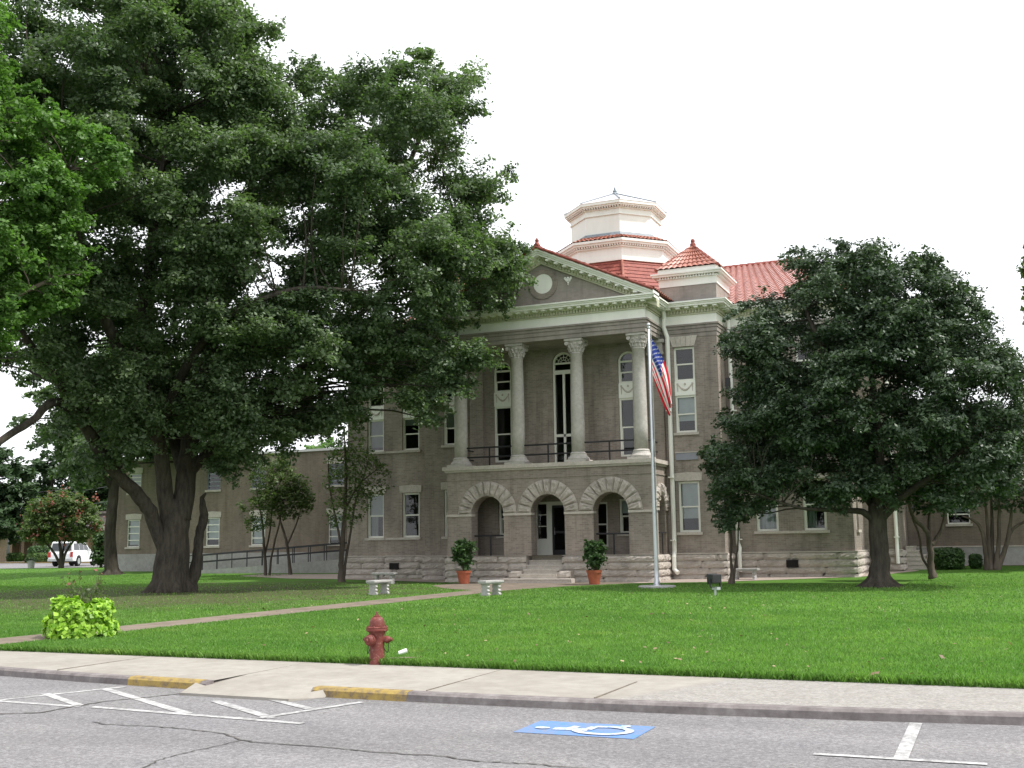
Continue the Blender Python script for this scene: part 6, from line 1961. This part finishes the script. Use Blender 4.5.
# fire hydrant
hb = np.array([*atz(377, 662.6, 0)[:2], 0.0])
hy = thing('fire_hydrant', 'weathered red fire hydrant at the pavement edge of the lawn', 'hydrant', hb)
mb = MB()
mb.lathe([(0.115, -0.06), (0.115, 0.03), (0.11, 0.05), (0.108, 0.30), (0.112, 0.40), (0.125, 0.455), (0.155, 0.462), (0.16, 0.468), (0.16, 0.492), (0.155, 0.497)], tuple(hb), 28)
body = mb.build('barrel', M['hydrant'], hy)
for p in body.data.polygons: p.use_smooth = len(p.vertices) == 4
es = body.modifiers.new('edge_split', 'EDGE_SPLIT'); es.split_angle = R_(35)
mb = MB()
mb.lathe([(0.155, 0.4975), (0.158, 0.503), (0.158, 0.516), (0.15, 0.522), (0.115, 0.525), (0.115, 0.55), (0.108, 0.60), (0.088, 0.645), (0.06, 0.665), (0.05, 0.668), (0.05, 0.682), (0.035, 0.687)], tuple(hb), 28)
bon = mb.build('bonnet', M['hydrant'], hy)
for p in bon.data.polygons: p.use_smooth = len(p.vertices) == 4
es = bon.modifiers.new('edge_split', 'EDGE_SPLIT'); es.split_angle = R_(35)
mb = MB(); mb.lathe([(0.03, 0.686), (0.03, 0.70), (0.02, 0.705), (0.019, 0.735), (0.012, 0.742)], tuple(hb), 5)
mb.build('operating_nut', M['hydrant'], bon)
mb = MB()
for k in range(8):
    a = 2 * math.pi * k / 8 + 0.2
    mb.lathe([(0.013, 0.452), (0.013, 0.462)], (hb[0] + 0.142 * math.cos(a), hb[1] + 0.142 * math.sin(a), 0), 6)
    mb.lathe([(0.013, 0.522), (0.013, 0.534), (0.006, 0.538)], (hb[0] + 0.142 * math.cos(a), hb[1] + 0.142 * math.sin(a), 0), 6)
mb.build('bolt_ring', M['hydrant'], hy)
vh, rh = frame_at(hb)
def nozzle(name, dirv, r, L, z):
    dirv = np.array(dirv, float); dirv /= np.linalg.norm(dirv)
    mb = MB(); c = hb + [0, 0, z]
    ring = lambda q, a, rr: None
    P_ = [(c + dirv * d, rr) for d, rr in ((0.05, r * 0.86), (0.11, r * 0.86), (0.135, r * 0.95), (0.137, r * 1.12), (0.16, r * 1.12), (0.162, r), (L - 0.02, r * 0.93), (L, r * 0.7), (L + 0.001, 0.026), (L + 0.03, 0.022))]
    mb.tube([p for p, _ in P_], [q for _, q in P_], 20)
    o = mb.build(name, M['hydrant'], hy)
    for p in o.data.polygons: p.use_smooth = len(p.vertices) == 4
    es = o.modifiers.new('edge_split', 'EDGE_SPLIT'); es.split_angle = R_(35)
    return c + dirv * (L - 0.03)
e0 = nozzle('pumper_nozzle', -vh * 0.75 - rh * 0.65, 0.078, 0.215, 0.335)
e1 = nozzle('hose_nozzle', rh * 0.95 - vh * 0.25, 0.05, 0.20, 0.335)
e2 = nozzle('hose_nozzle', -rh * 0.9 + vh * 0.45, 0.05, 0.19, 0.335)
for e, s in ((e0 - [0, 0, 0.05], -1), (e1 - [0, 0, 0.03], 1)):
    q = hb + rh * 0.105 * s - vh * 0.02 + [0, 0, 0.20]
    pts = [e + (q - e) * t + np.array([0, 0, -0.10 * math.sin(math.pi * t)]) + rh * s * 0.02 * math.sin(math.pi * t) for t in np.linspace(0, 1, 12)]
    mb = MB(); mb.tube(pts, 0.006, 5); mb.build('cap_chain', M['iron'], hy)
hy.scale = (0.97, 0.97, 0.95)
# litter beside the hydrant
pp = np.array([*atz(402, 656, 0)[:2], 0.03]); mb = MB()
cup = [pp + rh * -0.05 + [0, 0, 0.012], pp + rh * 0.07 + vh * 0.03 + [0, 0, 0.045]]
mb.tube(cup, [0.028, 0.036], 12)
tag(mb.build('paper_cup', M['paper'], None, origin=pp), 'crumpled white paper cup lying in the grass by the hydrant', 'cup')
ss_ = np.array([*atz(389, 660, 0)[:2], 0.02]); mb = MB()
mb.tube([ss_ - rh * 0.04, ss_ + rh * 0.22 + [0, 0, 0.005], ss_ + rh * 0.42 + vh * 0.05], [0.014, 0.013, 0.008], 6)
tag(mb.build('fallen_stick', M['wood'], None, origin=ss_), 'pale fallen stick lying right of the hydrant foot', 'stick')

# white pickup truck / SUV seen from behind on the far street
ca = atz(77.5, 566.2, Zs); ca[2] = Zs
vt, rt = frame_at(ca)
th = R_(23)
hd = vt * math.cos(th) + rt * math.sin(th)       # heading
sd_ = np.array([hd[1], -hd[0], 0])               # its right side
rr_pos = ca + 0.0
org = ca - hd * 0.95 * -1 * 1.0 - sd_ * 0.9      # centre above the rear axle
org = ca - sd_ * 0.88
org[2] = Zs
car = thing('parked_car', 'white estate truck parked on the far street behind the crape myrtle', 'car', org)
car.rotation_euler = (0, 0, math.atan2(hd[1], hd[0]))
# local: x forward from the rear axle, y left, z up
def cbuild(mb, name, m, parent=car, smooth=False):
    o = mb.build(name, m, None, smooth); o.parent = parent; return o
mb = MB()
side = [(-1.05, 0.42), (-1.12, 0.55), (-1.12, 0.95), (-1.05, 1.12), (-1.0, 1.15), (2.35, 1.13), (3.75, 1.06), (4.05, 0.95), (4.12, 0.55), (4.0, 0.38), (3.55, 0.34), (3.5, 0.55), (3.3, 0.78), (3.0, 0.84), (2.7, 0.78), (2.5, 0.55), (2.45, 0.32), (0.5, 0.32), (0.45, 0.55), (0.28, 0.78), (0.0, 0.84), (-0.28, 0.78), (-0.46, 0.55), (-0.5, 0.40)]
mb.prism(side, -0.97, 0.97, 'y')
o = cbuild(mb, 'body', M['white']); bv = o.modifiers.new('bevel', 'BEVEL'); bv.width = 0.05; bv.segments = 3
mb = MB()
prof = [(-1.0, 1.14), (2.35, 1.14), (1.55, 1.82), (1.3, 1.88), (-0.75, 1.90), (-0.88, 1.84)]
vs = []
for x, z in prof:
    w = 0.93 - (z - 1.14) * 0.17
    vs += [(x, -w, z), (x, w, z)]
n = len(prof)
mb.add(vs, [tuple(range(0, 2 * n, 2)), tuple(range(2 * n - 1, 0, -2))] + [(2 * i, 2 * i + 1, 2 * ((i + 1) % n) + 1, 2 * ((i + 1) % n)) for i in range(n)])
o = cbuild(mb, 'cabin', M['white']); bv = o.modifiers.new('bevel', 'BEVEL'); bv.width = 0.05; bv.segments = 3
for s in (-1, 1):
    for xs_ in (((-0.82, 1.24), (0.15, 1.24), (0.15, 1.76), (-0.75, 1.76)), ((0.24, 1.24), (1.0, 1.24), (1.0, 1.76), (0.24, 1.76)), ((1.08, 1.24), (2.0, 1.24), (1.45, 1.74), (1.08, 1.76))):
        mb = MB(); q = [(x, s * (0.945 - (z - 1.14) * 0.17), z) for x, z in xs_]
        q2 = [(x, s * (0.90 - (z - 1.14) * 0.17), z) for x, z in xs_]
        mb.add(q + q2, [(0, 1, 2, 3), (7, 6, 5, 4), (0, 4, 5, 1), (1, 5, 6, 2), (2, 6, 7, 3), (3, 7, 4, 0)])
        cbuild(mb, 'side_window', M['carglass'])
    mb = MB(); mb.box(-1.145, -1.0, s * 0.86 - 0.1, s * 0.86 + 0.1, 0.72, 1.12); cbuild(mb, 'tail_light', M['redlens'])
    mb = MB(); mb.box(1.6, 1.75, s * 1.06 - 0.1, s * 1.06 + 0.1, 1.12, 1.3); cbuild(mb, 'mirror', M['white'])
    for x in (0.0, 3.0):
        mb = MB(); mb.lathe([(0.18, -0.12), (0.36, -0.12), (0.385, -0.08), (0.385, 0.08), (0.36, 0.12), (0.18, 0.12)], (x, s * 0.86, 0.385), 26, axis='y')
        wh = cbuild(mb, 'wheel', M['black'])
        mb = MB(); mb.lathe([(0.0, s * 0.125), (0.2, s * 0.13), (0.25, s * 0.115), (0.25, s * 0.05)], (x, s * 0.86, 0.385), 22, axis='y', cap=False)
        o = mb.build('rim', M['chrome'], None); o.parent = wh
mb = MB(); mb.add([(-1.015, -0.78, 1.22), (-1.015, 0.78, 1.22), (-0.915, 0.70, 1.78), (-0.915, -0.70, 1.78)], [(0, 1, 2, 3)])
mb.v = [(x - 0.03, y, z) for x, y, z in mb.v]
cbuild(mb, 'rear_window', M['carglass'])
mb = MB(); mb.box(-1.24, -1.06, -0.95, 0.95, 0.42, 0.6); cbuild(mb, 'bumper', M['chrome'])
mb = MB(); mb.add([(2.25, -0.84, 1.2), (2.25, 0.84, 1.2), (1.62, 0.76, 1.78), (1.62, -0.76, 1.78)], [(0, 1, 2, 3)]); mb.v = [(x + 0.03, y, z + 0.02) for x, y, z in mb.v]
cbuild(mb, 'windscreen', M['carglass'])
# grey planter pot on the street corner at far left
pb_ = atz(31, 568.5, 0.28); pb_[2] = 0.28
pt = thing('street_planter', 'weathered grey urn planter at the lawn edge near the far street', 'planter', pb_)
mb = MB(); s_ = math.hypot(*pb_[:2]) / F_PX
mb.lathe([(2.6 * s_, 0), (2.8 * s_, 1 * s_), (3.4 * s_, 6 * s_), (3.8 * s_, 6.3 * s_), (3.8 * s_, 7.2 * s_), (3.3 * s_, 7.2 * s_), (0, 6.8 * s_)], tuple(pb_), 20, cap=False)
mb.build('urn', M['concl'], pt)
C, N, T = leaves_in([(pb_ + [0, 0, 8.2 * s_], 0.3), (pb_ + rt * 0.2 + [0, 0, 8.0 * s_], 0.26), (pb_ - rt * 0.2 + [0, 0, 8.0 * s_], 0.26)], 1500)
leaf_mesh('foliage', M['shrubleaf'], C, N, 0.16, pt, pb_, 0.5, tint=T)
# utility poles and wires behind
pa, pb2 = atz(-60, 562, 0.3)[:2], atz(112, 562.5, 0.3)[:2]
pols = []
for q, lab in ((pa, 'wooden utility pole beyond the far left edge'), (pb2, 'wooden utility pole behind the evergreen shrub at far left')):
    t = thing('utility_pole', lab, 'utility pole', (*q, 0.3))
    mb = MB(); mb.lathe([(0.16, -0.3), (0.11, 9.0)], (*q, 0.3), 10); mb.build('pole', M['wood'], t)
    mb = MB(); mb.obox(q, d[:2], nn[:2], 0.06, 1.1, 8.6, 8.75); mb.build('crossarm', M['wood'], t)
for k, (y0, off) in enumerate(((489, 0.9), (496, -0.9), (508, 0.0))):
    rr0 = ray(20, y0); z = EYE + rr0[2] / math.hypot(rr0[0], rr0[1]) * (math.hypot(*pa) * 0.5 + math.hypot(*pb2) * 0.5)
    A_ = np.array([*(pa + nn[:2] * off), z]); B_ = np.array([*(pb2 + nn[:2] * off), z])
    mb = MB(); mb.tube([A_ + (B_ - A_) * t + np.array([0, 0, -0.5 * math.sin(math.pi * t)]) for t in np.linspace(0, 1, 12)], 0.03, 4)
    tag(mb.build('power_line', M['iron'], None, origin=A_), ('highest', 'middle', 'lowest')[k] + ' of the three thin wires above the low tan building', 'wire', 'power lines at the far left')

# ================================================================ GRASS AND LITTER
rng = np.random.default_rng(201)
def blades(n, Y0, Y1, h, w, name):
    Y = rng.uniform(Y0, Y1, size=n * 2)
    X = -Y * 1.17 - 5 + rng.uniform(0, 1, size=n * 2) * (Y * 1.24 + 11.5)
    back = np.array([backY(x) for x in X])
    ok = (Y > back + 0.01) & ~((X > -17.45 + 0.015 * (Y - 14)) & (X < -16.15 + 0.03 * (Y - 14)) & (Y < 36.5)) & ~((Y > 35.5) & (X > -20.7 + np.clip(39 - Y, 0, 9)) & (X < -13.2 - np.clip(41 - Y, 0, 9) * 0.5))
    r = np.hypot(X + 28, (Y - 31) * 0.95)
    ok &= rng.random(n * 2) < np.clip((r - 6) / 9, 0.15, 1)
    ok &= (rng.random(n * 2) < np.clip((60 - Y) / 22, 0, 1)) & ~((Y > 41) & (X > -34) & (X < -3)) & ~((Y > 49.5) & (X > -52))
    X, Y = X[ok][:n], Y[ok][:n]; m = len(X)
    Z = ground_z(Y)
    a = rng.uniform(0, 2 * math.pi, m); H = h * rng.uniform(0.5, 1.25, m); lean = rng.normal(size=(m, 2)) * 0.45 * H[:, None]
    dx, dy = np.cos(a) * w * 0.5, np.sin(a) * w * 0.5
    V_ = np.zeros((m, 4, 3))
    V_[:, 0] = np.stack([X - dx, Y - dy, Z - 0.01], 1); V_[:, 1] = np.stack([X + dx, Y + dy, Z - 0.01], 1)
    V_[:, 2] = np.stack([X + dx * 0.6 + lean[:, 0] * 0.5, Y + dy * 0.6 + lean[:, 1] * 0.5, Z + H * 0.62], 1)
    V_[:, 3] = np.stack([X + lean[:, 0], Y + lean[:, 1], Z + H], 1)
    me = bpy.data.meshes.new(name); me.vertices.add(4 * m); me.loops.add(4 * m); me.polygons.add(m)
    me.vertices.foreach_set('co', V_.astype(np.float32).ravel()); me.loops.foreach_set('vertex_index', np.arange(4 * m, dtype=np.int32))
    me.polygons.foreach_set('loop_start', np.arange(0, 4 * m, 4, dtype=np.int32)); me.polygons.foreach_set('loop_total', np.full(m, 4, dtype=np.int32))
    at = me.attributes.new('tint', 'FLOAT', 'FACE'); at.data.foreach_set('value', rng.random(m).astype(np.float32))
    me.materials.append(M['blade']); me.update()
    return me, m
parts_ = [(190000, 13.7, 18.5, 0.042, 0.011), (165000, 18.5, 26, 0.045, 0.018), (140000, 26, 60, 0.045, 0.032)]
vsA = []
allV, allT = [], []
for k, (n, a_, b_, h_, w_) in enumerate(parts_):
    me, m = blades(n, a_, b_, h_, w_, 'grass')
    co = np.zeros(m * 12, dtype=np.float32); me.vertices.foreach_get('co', co); allV.append(co)
    tv = np.zeros(m, dtype=np.float32); me.attributes['tint'].data.foreach_get('value', tv); allT.append(tv)
    bpy.data.meshes.remove(me)
# ragged fringe hanging over the pavement edge
n = 24000
X = rng.uniform(-24, 8, n); Yb = np.array([backY(x) for x in X]) + rng.uniform(-0.03, 0.12, n)
a = rng.uniform(0, 6.28, n); H = rng.uniform(0.04, 0.11, n); w = 0.012
V_ = np.zeros((n, 4, 3)); dx, dy = np.cos(a) * w / 2, np.sin(a) * w / 2; lx = rng.normal(size=n) * 0.03; ly = -rng.uniform(0.0, 0.06, n)
V_[:, 0] = np.stack([X - dx, Yb - dy, np.full(n, -0.03)], 1); V_[:, 1] = np.stack([X + dx, Yb + dy, np.full(n, -0.03)], 1)
V_[:, 2] = np.stack([X + lx * .5 + dx * .5, Yb + ly * .5 + dy * .5, H * 0.6], 1); V_[:, 3] = np.stack([X + lx, Yb + ly, H * 0.85], 1)
allV.append(V_.astype(np.float32).ravel()); allT.append(rng.random(n).astype(np.float32))
co = np.concatenate(allV); tv = np.concatenate(allT); m = len(tv)
me = bpy.data.meshes.new('grass'); me.vertices.add(4 * m); me.loops.add(4 * m); me.polygons.add(m)
me.vertices.foreach_set('co', co); me.loops.foreach_set('vertex_index', np.arange(4 * m, dtype=np.int32))
me.polygons.foreach_set('loop_start', np.arange(0, 4 * m, 4, dtype=np.int32)); me.polygons.foreach_set('loop_total', np.full(m, 4, dtype=np.int32))
at = me.attributes.new('tint', 'FLOAT', 'FACE'); at.data.foreach_set('value', tv)
me.materials.append(M['blade']); me.update()
go = bpy.data.objects.new('grass', me); COL.objects.link(go)
tag(go, 'short green mown grass blades of the courthouse lawn', 'grass'); struct(go, 'stuff')
# fallen leaves
n = 420
Y = 14 + 28 * rng.random(n) ** 1.3; X = -Y * 0.75 + rng.random(n) * (Y * 0.80)
Z = ground_z(Y) + 0.05
lo_ = leaf_mesh('fallen_leaves', M['dryleaf'], np.stack([X, Y, Z], 1), np.array([0, 0, 1.0]) + rng.normal(size=(n, 3)) * 0.35, 0.06, None, (0, 0, 0), 0.6, rng=rng)
tag(lo_, 'scattered dry brown leaves lying on the lawn', 'leaves'); struct(lo_, 'stuff')
